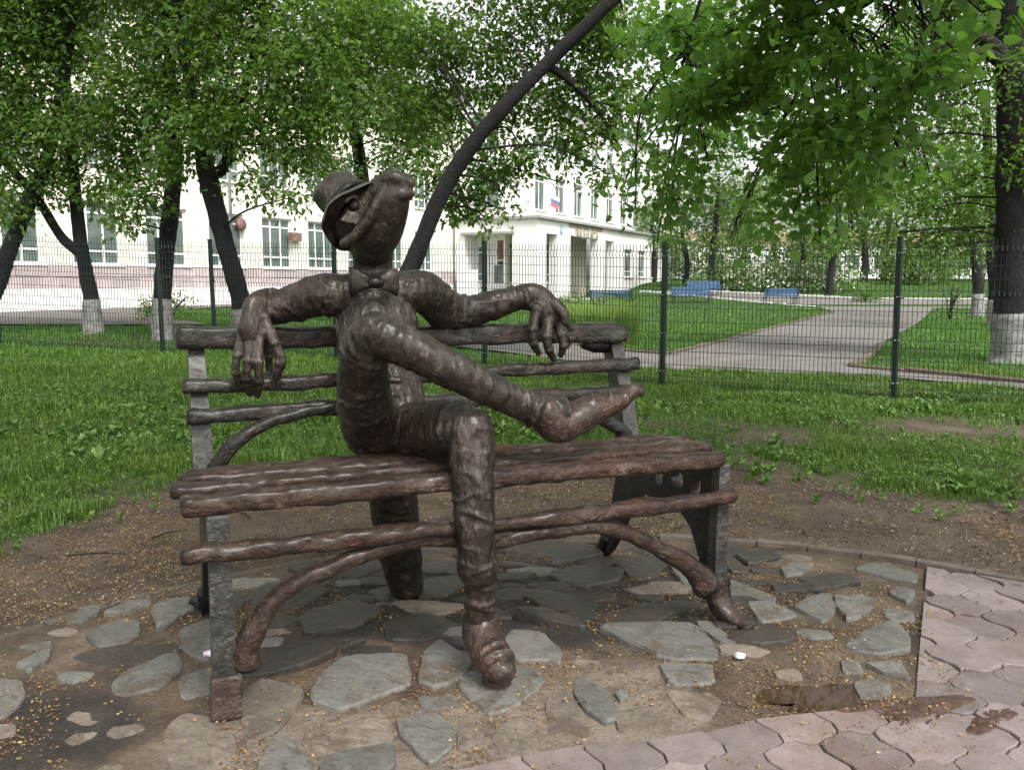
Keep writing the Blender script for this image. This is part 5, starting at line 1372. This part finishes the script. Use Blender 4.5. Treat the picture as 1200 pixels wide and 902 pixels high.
def tree(name, label, trunk, limbs, blobs, leaf, lsize, density, per_cluster=14, spread=0.16, wash=None, group=None, template='simple', branch_n=3, category='tree', seed=0, flowers=0, zmax=99, droop=0.5, sparse=0.0, twig_r=0.012, hang=False, flat=0.85):
    bx, by = trunk[0][:2]
    bz = float(terrain(bx, by))
    root = tag(empty(name, (bx, by, bz)), label, category, group)
    off = np.array([bx, by, bz, 0.0])
    tr = np.array(trunk) - off
    tr[0, 2] = min(tr[0, 2], 0.0) - 0.08
    base = tr[0].copy(); flare = tr[1].copy()
    mb = MB(); wood(mb, tr, 16, 8, 0.14, seed)
    trunk_o = mb.build('trunk', M['bark'], root, True)
    for l_ in limbs:
        mb = MB(); wood(mb, np.array(l_) - off, 10, 6, 0.12, seed + 3); mb.build('limb', M['bark'], trunk_o, True)
    if wash:
        S = spline(tr, 8)
        k = [i for i in range(len(S)) if S[i, 2] <= wash]
        top = S[k[-1]]
        sel = S[:k[-1] + 1].copy(); sel[:, 3] += 0.012
        mb = MB(); mb.tube(sel[:, :3], sel[:, 3], 16, noise=0.14, nscale=5.0, seed=seed)
        mb.build('whitewash', M['whitewash'], trunk_o, True)
    # branches from the trunk or limbs towards every blob, with twigs
    allw = [spline(tr, 6)] + [spline(np.array(l_) - off, 6) for l_ in limbs]
    allw = np.vstack(allw)
    bm_ = MB()
    rb = random.Random(seed + 91)
    for (x, y, z, r) in blobs:
        tgt = np.array([x, y, z]) - off[:3]
        cand = allw[(allw[:, 2] < tgt[2] + 0.4) & (allw[:, 2] > 1.3)] if not hang else allw[allw[:, 2] > 3.3]
        if not len(cand): cand = allw
        s = cand[np.argmin(np.linalg.norm(cand[:, :3] - tgt, axis=1))]
        r0 = max(0.010, min(s[3] * 0.24, 0.024)) if not hang else 0.014
        mid = (s[:3] + tgt) / 2 + np.array([rb.uniform(-.2, .2), rb.uniform(-.2, .2), rb.uniform(0.0, 0.35)]) * min(1.0, np.linalg.norm(tgt - s[:3]))
        Pp = spline(np.array([s[:3], mid, tgt]), 5)
        bm_.tube(Pp, np.linspace(r0, r0 * 0.4, len(Pp)), 6)
        for q in range(branch_n + int(2 * r)):
            d = np.array([rb.gauss(0, 1), rb.gauss(0, 1), rb.gauss(0, 0.6)]); d /= np.linalg.norm(d)
            e_ = tgt + d * r * rb.uniform(0.6, 1.0)
            st_ = Pp[rb.randrange(3, len(Pp))]
            mm = (st_ + e_) / 2 + np.array([0, 0, 0.15 * r])
            Q = spline(np.array([st_, mm, e_]), 3)
            bm_.tube(Q, np.linspace(r0 * 0.35, 0.004, len(Q)), 4)
            for g in range(2):
                d2 = d + np.array([rb.gauss(0, .8), rb.gauss(0, .8), rb.gauss(-.2, .6)])
                e2 = Q[-2] + d2 / np.linalg.norm(d2) * r * 0.45
                bm_.tube([Q[-3], (Q[-3] + e2) / 2 + [0, 0, .04], e2], [twig_r * 0.6, twig_r * 0.45, 0.003], 3)
    bm_.build('branches', M['bark'], trunk_o, True)['kind'] = 'stuff'
    C_, P = crown_points(blobs, density, per_cluster, spread, sparse, flat)
    n = len(P)
    cen = np.repeat(C_, per_cluster, axis=0)
    D = (P - cen) * 2.0 / spread * 0.35 + rng.normal(size=(n, 3)) * 0.5 + np.array([0, 0, -droop])
    sz = lsize * rng.uniform(0.45, 1.3, n)
    me_ = leaf_mesh('crown', P - off[:3], D, sz, template)
    link('crown', me_, M[leaf], root)['kind'] = 'stuff'
    if flowers:
        ids = rng.choice(len(C_), min(flowers, len(C_)), replace=False)
        m_ = 26
        pos = np.repeat(C_[ids], m_, axis=0)
        t = np.tile(np.linspace(0, 1, m_), len(ids))
        pos = pos + np.stack([0.02 * rng.normal(size=len(t)), 0.02 * rng.normal(size=len(t)), -0.12 * t], -1) + np.array([0, 0, -0.03])
        fm = leaf_mesh('flowers', pos - off[:3], rng.normal(size=(len(t), 3)), np.full(len(t), 0.022))
        link('flowers', fm, M['blossom'], root)['kind'] = 'stuff'
    return root

GL = 'bird cherry trees behind the fence'
tree('bird_cherry', 'leaning bird cherry partly cut off, beyond the forked tree by the wing wall', T_FARLEFT, [], B_FARLEFT, 'leaf_cherry', 0.135, 165, 13, 0.17, seed=1, group=GL, flowers=25, sparse=0.2)
tree('bird_cherry', 'bird cherry with a low side limb and whitewashed base beside the dark hatch', T_FORKED, [T_FORKED_LIMB], B_FORKED, 'leaf_cherry', 0.135, 165, 13, 0.17, wash=0.85, seed=2, group=GL, flowers=30, sparse=0.24)
tree('bird_cherry', 'upright whitewashed bird cherry right behind a green fence post', T_SIDE, [], B_SIDE, 'leaf_cherry', 0.135, 175, 13, 0.16, wash=0.85, seed=3, group=GL, flowers=45, sparse=0.2)
tree('bird_cherry', 'whitewashed bird cherry splitting into a vee, behind the hand on the bench back', T_VEE, [T_VEE_LIMB], B_VEE, 'leaf_cherry', 0.130, 200, 13, 0.16, wash=0.85, seed=4, group=GL, flowers=120, sparse=0.2)
tree('bird_cherry', 'straight dark trunked tree rising behind the statue hat', T_HEAD, [], B_HEAD, 'leaf_cherry', 0.15, 150, 12, 0.2, seed=5, group=GL, flowers=20, sparse=0.24)
tree('bird_cherry', 'slanting dark tree leaning away to the upper side behind the statue shoulder', T_LEAN, [T_LEAN_LIMB], B_LEAN, 'leaf_cherry', 0.125, 250, 12, 0.15, seed=6, group=GL, flowers=30, sparse=0.30, branch_n=1)

GR = 'whitewashed lindens along the lawn'
tree('linden_tree', 'thick dark linden trunk with whitewashed foot beside the fence', T_BIG, [T_BIG_LIMB, T_BIG_BOUGH], B_BIG, 'leaf_bright', 0.12, 110, 13, 0.19, wash=1.02, seed=7, group=GR)
tree('linden_tree', 'whitewashed linden next behind the thick trunk', T_SECOND, [], B_SECOND, 'leaf_bright', 0.16, 34, 13, 0.28, wash=1.0, seed=8, group=GR)
tree('linden_tree', 'smaller whitewashed linden farthest along the lawn row', T_THIRD, [], B_THIRD, 'leaf_bright', 0.18, 26, 13, 0.32, wash=1.0, seed=9, group=GR)

# a linden standing beside the plaza; its boughs hang over the view
TRL = [(5.6, 4.3, 0.0, 0.30), (5.55, 4.35, 0.4, 0.22), (5.45, 4.5, 1.6, 0.20), (5.3, 4.7, 3.0, 0.18), (5.1, 4.8, 4.6, 0.14), (5.0, 4.9, 6.5, 0.09)]
LIMBS = [[(5.3, 4.7, 3.0, 0.11), (4.6, 5.0, 4.3, 0.08), (3.6, 5.5, 4.6, 0.05), (2.7, 5.9, 4.0, 0.03), (2.2, 6.2, 3.2, 0.015)],
         [(5.2, 4.75, 3.9, 0.09), (4.0, 5.4, 5.3, 0.06), (2.6, 6.4, 5.0, 0.04), (1.7, 7.1, 4.2, 0.02), (1.4, 7.3, 3.3, 0.012)],
         [(5.15, 4.78, 4.3, 0.09), (4.2, 7.0, 5.8, 0.06), (3.0, 9.0, 5.6, 0.04), (1.8, 10.4, 4.7, 0.02)],
         [(5.1, 4.8, 4.6, 0.10), (3.6, 4.0, 5.8, 0.07), (1.5, 3.4, 6.4, 0.05), (-0.8, 3.4, 6.5, 0.02)]]
lind = tree('overhanging_linden', 'broad leaved linden hanging its low boughs over the fence and lawn', TRL, LIMBS, B_LINDEN, 'leaf_linden', 0.080, 560, 12, 0.11, seed=10, template='full', droop=0.30, sparse=0.40, flat=0.50, twig_r=0.008, hang=True)
C_, P = crown_points(B_LINDEN_BACK, 190, 12, 0.14, 0.34, 0.6)
P = P - np.array(lind.location)
link('back_crown', leaf_mesh('back_crown', P, rng.normal(size=P.shape) * .5 + np.array([0, 0, -.35]), 0.088 * rng.uniform(.65, 1.2, len(P))), M['leaf_linden'], lind)['kind'] = 'stuff'
# unseen part of that crown, added over the bench to shade the foreground
ub = [(x_ + random.uniform(-.5, .5), y_ + random.uniform(-.5, .5), 6.1 + 0.10 * max(0, y_ - 4) + random.uniform(-.1, 1.2) + 0.05 * x_, random.uniform(1.1, 1.5)) for x_ in (-4.4, -2.6, -0.8, 1.0, 2.8, 4.6) for y_ in (-0.5, 1.6, 3.6, 5.6, 7.6)]
C_, P = crown_points(ub, 34, 14, 0.2)
P = P - np.array(lind.location)
link('shade_crown', leaf_mesh('shade_crown', P, rng.normal(size=P.shape) * .5 + np.array([0, 0, -.4]), 0.13 * rng.uniform(.7, 1.2, len(P))), M['leaf_linden'], lind)['kind'] = 'stuff'
# far trees on the bank
FT = ['thin tree on the far bank standing nearest the school corner', 'slim tree on the far bank beyond the blue benches', 'dark trunked tree on the far bank beside the flowering hedge',
      'far bank tree in front of the distant white building', 'slender far bank tree behind the flowering hedge', 'far bank tree close to the whitewashed lindens', 'far bank tree at the back of the hedge, paler than the others',
      'small far bank tree just past the hedge end', 'far tree beside the school end wall']
for i, (x, y, z, r) in enumerate(FARTREES):
    z = float(terrain(x, y))
    rt = random.Random(i)
    tk = [(x, y, z, r), (x + .1, y, z + 2, r * .75), (x + rt.uniform(-.4, .4), y, z + 4.5, r * .6), (x + rt.uniform(-.8, .8), y, z + 8, r * .35)]
    bl = []
    for q in range(6): bl.append((x + rt.uniform(-2.2, 2.2), y + rt.uniform(-1.5, 1.5), z + rt.uniform(4.2, 10), rt.uniform(1.2, 2.0)))
    bl.append((x + rt.uniform(-1, 1), y, z + 3.4, 1.4)); bl.append((x + rt.uniform(-2.5, 2.5), y + 1, z + 3.6, 1.3))
    tree('far_tree', FT[i], tk, [], bl, 'leaf_far', 0.30, 9, 14, 0.4, seed=30 + i, group='trees on the far bank', branch_n=1)

# ================================================================ SHRUBS
def shrub(name, label, x, y, r, h, leaf, n, size, group=None, bloom=0, cat='shrub'):
    z = float(terrain(x, y))
    root = tag(empty(name, (x, y, z)), label, cat, group)
    mb = MB()
    for q in range(9):
        a_ = random.uniform(0, 6.28); d = random.uniform(0.2, 0.8) * r
        mb.tube([(0, 0, -0.05), (d * .4 * math.cos(a_), d * .4 * math.sin(a_), h * .5), (d * math.cos(a_), d * math.sin(a_), h * .85)], [0.03, 0.02, 0.008], 4)
    mb.build('stems', M['bark'], root)
    cl = max(12, n // 14)
    ph = rng.uniform(0, 2 * np.pi, cl); rad = r * np.sqrt(rng.uniform(0, 1, cl)) * rng.uniform(.8, 1.15, cl); zz = h * rng.uniform(0.12, 1.0, cl) * (1 - 0.45 * (rad / r) ** 2)
    C_ = np.stack([rad * np.cos(ph), rad * np.sin(ph) * 0.7, zz], -1)
    P = np.repeat(C_, 14, axis=0) + rng.normal(size=(cl * 14, 3)) * size * 1.1
    P[:, 2] = np.maximum(P[:, 2], 0.02)
    link('foliage', leaf_mesh('foliage', P, rng.normal(size=P.shape) + np.array([0, 0, .3]), size * rng.uniform(.7, 1.2, len(P))), M[leaf], root)
    if bloom:
        ids = rng.choice(len(P), bloom)
        Q = P[ids] + rng.normal(size=(bloom, 3)) * 0.05 + np.array([0, -0.15, 0.10])
        link('blossom', leaf_mesh('blossom', Q, rng.normal(size=Q.shape), np.full(bloom, 0.22)), M['white_bloom'], root)
    return root
# tall arching grass tuft by the path behind the bench back
x, y = SHRUBS[0][:2]
z = float(terrain(x, y))
tuft = tag(empty('tall_grass_tuft', (x, y, z)), 'pale green arching tuft of tall grass behind the bench back end', 'grass tuft')
nb_ = 1500
ph = rng.uniform(0, 2 * np.pi, nb_); r0 = 0.62 * np.sqrt(rng.uniform(0, 1, nb_))
b0 = np.stack([r0 * np.cos(ph) * 1.35, r0 * np.sin(ph) * 0.6, 0 * r0], -1)
out_ = np.stack([np.cos(ph) + rng.normal(0, .5, nb_), np.sin(ph) + rng.normal(0, .5, nb_), 0 * ph], -1)
hh = rng.uniform(0.6, 1.45, nb_)
lvl = []
for t, k in ((0, 0), (0.4, .07), (0.75, .24), (1.0, .50)):
    lvl.append(b0 + out_ * (k * hh * 0.75)[:, None] + np.array([0, 0, 1.0]) * (hh * (t - 0.20 * t ** 3))[:, None])
wv = np.stack([-np.sin(ph), np.cos(ph), 0 * ph], -1) * 0.013
VV = np.stack([lvl[0] - wv, lvl[0] + wv, lvl[1] - wv, lvl[1] + wv, lvl[2] - wv * .7, lvl[2] + wv * .7, lvl[3]], 1).reshape(-1, 3)
bb = (np.arange(nb_) * 7)[:, None]
link('blades', mesh_np('blades', VV, [np.vstack([bb + [0, 1, 3, 2], bb + [2, 3, 5, 4]]), bb + [4, 5, 6]]), M['tuft'], tuft)
FG = ['tall pale green bush in front of the distant white building', 'wide leafy bush at the foot of the far bank trees', 'light green bush behind the flowering shrubs', 'rounded bright bush by the distant brick band', 'leafy bush under the whitewashed lindens far back', 'broad pale bush at the top of the far bank', 'dense bush closing the end of the asphalt path', 'soft green bush beside the distant blue gate']
for i_, (x_, y_, r_q, h_q) in enumerate([(19, 78, 3.6, 4.6), (25, 76, 3.4, 4.0), (30, 80, 3.8, 5.0), (36, 78, 3.8, 4.6), (41, 76, 4.0, 5.4), (14.5, 80, 3.2, 4.4), (33, 70, 2.6, 3.0), (46, 84, 4.2, 5.6)]):
    shrub('far_bush', FG[i_], x_, y_, r_q, h_q, 'leaf_far', 2600, 0.30, 'bushes on the far bank')
shrub('flowering_shrub', 'white flowering shrub on the far lawn next to the dark trunked tree', 18.2, 61.0, 2.6, 2.3, 'leaf_far', 1500, 0.26, 'white flowering shrubs on the far lawn', 500)
shrub('flowering_shrub', 'wide white flowering shrub on the far lawn past the single blue bench', 22.0, 60.5, 2.6, 2.2, 'leaf_far', 1500, 0.26, 'white flowering shrubs on the far lawn', 450)
shrub('flowering_shrub', 'shorter white flowering shrub on the far lawn behind the blue benches', 15.2, 62.0, 2.0, 1.9, 'leaf_far', 1000, 0.26, 'white flowering shrubs on the far lawn', 220)
shrub('round_shrub', 'small round yellow-green shrub on the lawn beyond the blue bench', 21.6, 52.5, 0.9, 1.0, 'leaf_bright', 700, 0.13)
shrub('round_shrub', 'low green shrub on the far lawn behind the pair of blue benches', 12.6, 58.5, 1.2, 1.1, 'leaf_far', 600, 0.16)
shrub('bush', 'reddish bare-stemmed low bush beside the whitewashed trunks', 16.9, 33.0, 0.5, 1.5, 'leaf_far', 220, 0.10)
shrub('bush', 'low leafy bush at the foot of the wing wall by the vee tree', -9.4, 23.5, 0.9, 0.8, 'leaf_bright', 900, 0.09)
for i, (x, y, r, h) in enumerate([(2.8, 40.0, 1.0, 0.8), (4.6, 44.0, 1.2, 0.9), (6.5, 47.5, 1.1, 0.9)]):
    shrub('bush', ['leafy bush under the portico openings', 'leafy bush between the portico and a blue bench', 'leafy bush beside the blue bench near the school'][i], x, y, r, h, 'leaf_bright', 800, 0.10, 'bushes before the portico')

# ================================================================ BLUE BENCHES
def blue_bench(label, x, y, rz, w_=2.2):
    root = tag(empty('blue_bench', (x, y, float(terrain(x, y)))), label, 'bench', 'blue slatted benches')
    root.rotation_euler.z = rz
    for k in range(4): MB().box(-w_ / 2, w_ / 2, -0.30 + k * 0.12, -0.20 + k * 0.12, 0.43, 0.46).build('seat_slat', M['blue_paint'], root)
    for k in range(4):
        MB().box(-w_ / 2, w_ / 2, 0.19 + k * 0.03, 0.215 + k * 0.03, 0.52 + k * 0.12, 0.625 + k * 0.12).build('back_slat', M['blue_paint'], root)
    for s in (-1, 1):
        xx = s * (w_ / 2 - 0.12)
        mb = MB()
        mb.tube([(xx, -0.30, -0.02), (xx, -0.26, 0.42)], 0.03, 6).tube([(xx, 0.24, -0.02), (xx, 0.17, 0.43), (xx, 0.345, 1.0)], 0.03, 6)
        mb.tube([(xx, -0.28, 0.41), (xx, 0.18, 0.41)], 0.025, 6).tube([(xx, -0.28, 0.42), (xx, -0.30, 0.66), (xx, 0.0, 0.68), (xx, 0.25, 0.66)], 0.022, 6)
        mb.build('side_frame', M['dark_iron'], root)
    return root
blue_bench('blue slatted bench on the lawn edge, the front one of the pair', 10.9, 52.0, 0.15, 2.5)
blue_bench('blue slatted bench half hidden behind another blue bench', 12.7, 56.5, 0.2, 2.3)
blue_bench('single blue slatted bench facing the white kerb, apart from the others', 15.9, 50.8, math.pi + 0.12, 2.1)
blue_bench('dark blue bench close to the school portico', 5.6, 48.0, math.pi - 0.35, 2.5)

# ================================================================ DISTANT BUILDING
fb = tag(empty('distant_building', (44.0, 118.0, float(terrain(44, 118)))), 'long low white building with brick-red upper band far beyond the lawn', 'building')
MB().box(-26, 24, 0, 12, -0.5, 4.4).build('wall', M['white_wall'], fb)
MB().box(-26.2, 24.2, -0.15, 12.2, 4.41, 6.4).build('upper_band', M['orange'], fb)
for k in range(13):
    o = MB().box(-24 + 3.7 * k, -22.4 + 3.7 * k, -0.08, -0.005, 1.3, 3.2).build('window', M['glass'], fb)
o = MB().box(-6, -1, -0.2, -0.01, 0.2, 2.6).build('blue_gate', M['blue_paint'], fb)

# ================================================================ GRASS, WEEDS, LITTER
def blades(name, n_try, xr, yr, hgt, wid, mat, label, maskf, bend=0.5, seed=0):
    r2 = np.random.default_rng(seed)
    x = r2.uniform(*xr, n_try); y = r2.uniform(*yr, n_try)
    m = maskf(x, y)
    k = r2.uniform(0, 1, n_try) < m
    x, y, m = x[k], y[k], m[k]
    n = len(x)
    z = terrain(x, y) - 0.01
    patch = np.clip(0.72 + 0.95 * vnoise(np.stack([x, y, 0 * x], -1), 2.0, 9, 4), 0.3, 1.5)
    h = hgt * r2.uniform(0.45, 1.25, n) * patch * (0.45 + 0.55 * m)
    ph = r2.uniform(0, 2 * np.pi, n)
    dirn = np.stack([np.cos(ph), np.sin(ph), 0 * ph], -1)
    sd = np.stack([-np.sin(ph), np.cos(ph), 0 * ph], -1)
    b = np.stack([x, y, z], -1)
    be = bend * r2.uniform(0.2, 1.3, n)
    w_ = wid * r2.uniform(0.6, 1.3, n)
    mid = b + dirn * (h * be * 0.30)[:, None] + np.array([0, 0, 1]) * (h * 0.62)[:, None]
    tip = b + dirn * (h * be * 0.95)[:, None] + np.array([0, 0, 1]) * (h * (1.0 - 0.25 * be))[:, None]
    V = np.stack([b - sd * w_[:, None] * .5, b + sd * w_[:, None] * .5, mid - sd * w_[:, None] * .45, mid + sd * w_[:, None] * .45, tip], 1).reshape(-1, 3)
    bi = (np.arange(n) * 5)[:, None]
    o = link(name, mesh_np(name, V, [bi + [0, 1, 3, 2], bi + [2, 3, 4]]), M[mat])
    return tag(o, label, 'grass', kind='stuff')
def near_mask(x, y):
    m = lawn_mask(x, y)
    out = (np.hypot(x - CIRC[0], y - CIRC[1]) > CIRC[2] + 0.1) & ~inside(ASPHALT, x, y) & (np.abs(x) < 0.66 * y + 0.8)
    return np.where(out, np.clip(m, 0, 1), 0)
blades('grass', 290000, (-6.5, 6.5), (4.0, 9.0), 0.100, 0.0062, 'grass', 'dark green grass growing between the bench and the fence', near_mask, 0.7, 1)
blades('grass', 200000, (-11, 8.5), (9.0, 15.5), 0.135, 0.0095, 'grass', 'green grass growing along the foot of the fence', near_mask, 0.7, 2)
def far_mask(x, y):
    out = ~inside(ASPHALT, x, y) & ~inside(APRON, x, y) & (np.abs(x) < 0.66 * y + 1)
    d = (-0.9 * (x + 11.4) + 0.44 * (y - 40)) * -1       # in front of the school wing
    return np.where(out & (d > 0.4), 1.0, 0.0)
blades('lawn_grass', 150000, (-16, 19), (14.2, 32), 0.11, 0.017, 'lawn', 'bright green mown lawn grass beyond the fence', far_mask, 0.6, 3)
blades('lawn_grass', 60000, (-3, 42), (32, 82), 0.13, 0.04, 'lawn', 'bright far lawn grass around the blue benches', far_mask, 0.6, 4)

def tuft_mask(x, y):
    n_ = vnoise(np.stack([x, y, 0 * x], -1), 3.1, 66, 2)
    return near_mask(x, y) * np.clip(n_ * 3.0 - 0.7, 0, 1)
blades('grass_tufts', 90000, (-7.5, 7.0), (4.3, 12.5), 0.20, 0.0075, 'weed', 'taller pale tufts of wild grass standing in the lawn before the fence', tuft_mask, 1.0, 6)
# broad-leaved weeds among the grass
wx = rng.uniform(-7, 7, 24000); wy = rng.uniform(3.9, 11.5, 24000)
wm = near_mask(wx, wy) * (0.25 + 0.9 * np.clip(vnoise(np.stack([wx, wy, 0 * wx], -1), 1.7, 55, 3) + 0.35, 0, 1))
edge = np.exp(-((wy - np.interp(wx, EDGE_X, EDGE_Y)) / 0.5) ** 2) * (np.hypot(wx - CIRC[0], wy - CIRC[1]) > CIRC[2] + 0.15) * 0.25
kk = rng.uniform(0, 1, 24000) < np.maximum(wm, edge)
wx, wy = wx[kk], wy[kk]
nl = 9
pos = np.repeat(np.stack([wx, wy, terrain(wx, wy) + 0.005], -1), nl, axis=0)
ph = rng.uniform(0, 2 * np.pi, len(pos)); up_ = rng.uniform(0.25, 1.3, len(pos))
D = np.stack([np.cos(ph), np.sin(ph), up_], -1)
pos[:, 2] += rng.uniform(0, 0.05, len(pos))
big_ = np.clip(vnoise(np.stack([wx, wy, 0 * wx], -1), 1.1, 58, 3) * 2.2, 0, 1)
sz = np.repeat(rng.uniform(0.012, 0.045, len(wx)) * (1 + 1.3 * big_), nl) * rng.uniform(0.6, 1.2, len(pos))
tag(link('weeds', leaf_mesh('weeds', pos, D, sz), M['weed']), 'broad leaved weeds scattered through the grass and soil edge', 'weeds', kind='stuff')

# fallen catkins and husks on soil, stones and pavers
n = 170000
cx_ = rng.uniform(-3.6, 4.2, n); cy_ = rng.uniform(2.2, 7.4, n)
Pn = np.stack([cx_, cy_, 0 * cx_], -1)
dn = np.clip(0.34 + 1.9 * vnoise(Pn, 2.3, 81, 4) + 0.9 * vnoise(Pn, 9, 82, 2), 0.04, 1)
dn = dn * np.where(cy_ > np.interp(cx_, EDGE_X, EDGE_Y), 0.15, 1.0)
on_tile = (side_right(cx_, cy_) > 0) | ((in_front(cx_, cy_) > 0) & (cx_ > -0.4))
dn = np.where(on_tile & (np.hypot(cx_ - CIRC[0], cy_ - CIRC[1]) < CIRC[2]), dn * 0.30, dn)
# heaps: left behind the edging, in the patch by the right post, near the shoe
for (hx_, hy_, sx_, sy_, am) in ((-2.2, 4.5, 1.2, 0.5, 0.6), (1.3, 3.9, 0.5, 0.5, 0.7), (0.0, 3.5, 0.9, 0.35, 0.5), (1.6, 5.1, 0.5, 0.25, 0.6), (1.75, 3.6, 0.10, 0.6, 0.9), (1.5, 2.9, 0.3, 0.1, 0.8)):
    dn = dn + am * np.exp(-(((cx_ - hx_) / sx_) ** 2 + ((cy_ - hy_) / sy_) ** 2)) * (dn > 0.08)
kk = rng.uniform(0, 1, n) < dn
cx_, cy_ = cx_[kk], cy_[kk]
inside_c = np.hypot(cx_ - CIRC[0], cy_ - CIRC[1]) < CIRC[2] + 0.03
tile_k = on_tile[kk] & inside_c
zz = np.where(inside_c, bed_h(cx_, cy_), 0.012) + 0.006
zz = np.where(tile_k, 0.028, zz)
mudd = ((cx_ - 1.55) / 0.34) ** 2 + ((cy_ - 2.88) / 0.13) ** 2 < 1
zz = np.where(mudd, 0.036, zz)
for kind, poly in STONES:
    if kind == 'wet': continue
    ins = inside(poly, cx_, cy_)
    zz = np.where(ins, np.where(rng.uniform(0, 1, len(zz)) < 0.25, np.maximum(zz, 0.034), -0.2), zz)
pos = np.stack([cx_, cy_, zz], -1)
ph = rng.uniform(0, 2 * np.pi, len(pos))
D = np.stack([np.cos(ph), np.sin(ph), rng.normal(0, .15, len(pos))], -1)
tag(link('fallen_catkins', leaf_mesh('fallen_catkins', pos, D, rng.uniform(0.005, 0.017, len(pos))), M['catkin']), 'golden brown fallen catkins and husks strewn over soil and stones', 'catkins', kind='stuff')

n = 60000
cx_ = rng.uniform(-4.2, 5.0, n); cy_ = rng.uniform(2.3, 8.2, n)
gm_ = np.hypot(cx_ - CIRC[0], cy_ - CIRC[1])
kk = (lawn_mask(cx_, cy_) < 0.55) & (gm_ > CIRC[2] + 0.05) & (rng.uniform(0, 1, n) < np.clip(0.5 + 1.6 * vnoise(np.stack([cx_, cy_, 0 * cx_], -1), 1.6, 14, 3), 0.08, 1))
pos = np.stack([cx_[kk], cy_[kk], terrain(cx_[kk], cy_[kk]) + rng.uniform(0.0, 0.014, kk.sum())], -1)
D = rng.normal(size=pos.shape) * np.array([1, 1, 0.6])
tag(link('grit', leaf_mesh('grit', pos, D, rng.uniform(0.006, 0.026, len(pos))), M['grit']), 'dark and pale bits of grit and bark on the bare soil', 'grit', kind='stuff')

def crumple(name, label, loc, size, mat, seed):
    bm = bmesh.new(); bmesh.ops.create_icosphere(bm, subdivisions=3, radius=size)
    co = np.array([v.co[:] for v in bm.verts])
    dd = 1 + 0.55 * vnoise(co / size + seed, 1.7, seed, 2)
    for v, k in zip(bm.verts, dd): v.co = Vector((v.co.x * k * 1.3, v.co.y * k, v.co.z * k * 0.55))
    m_ = bpy.data.meshes.new(name); bm.to_mesh(m_); bm.free()
    o = link(name, m_, mat); o.location = loc
    return tag(o, label, 'litter')
crumple('litter', 'crumpled pinkish paper scrap lying beside the plain bench post', (-1.235, 3.33, 0.035), 0.022, M['pinkpaper'], 3)
crumple('litter', 'white crumpled foil scrap on the mud near the kicked bench foot', (0.925, 3.31, 0.035), 0.018, M['foil'], 5)
# a few dry twigs on the bare soil
for i, (x, y, a_, L_) in enumerate([(-2.15, 4.95, 0.9, 0.22), (-2.5, 4.62, 0.1, 0.35), (-1.7, 5.4, 2.2, 0.18)]):
    mb = MB().tube([(0, 0, 0.0), (L_ * .5, 0.012, 0.008), (L_, -0.01, 0.002)], [0.005, 0.004, 0.002], 5)
    mb.tube([(L_ * .55, 0.01, 0.006), (L_ * .7, 0.05, 0.012)], [0.003, 0.0015], 4)
    o = mb.build('twig', M['bark']); o.location = (x, y, float(terrain(x, y)) + 0.02); o.rotation_euler.z = a_
    tag(o, ['short dry twig lying on the bare soil', 'longest dry twig lying on the soil behind the edging', 'small dry twig on the soil near the grass edge'][i], 'twig')
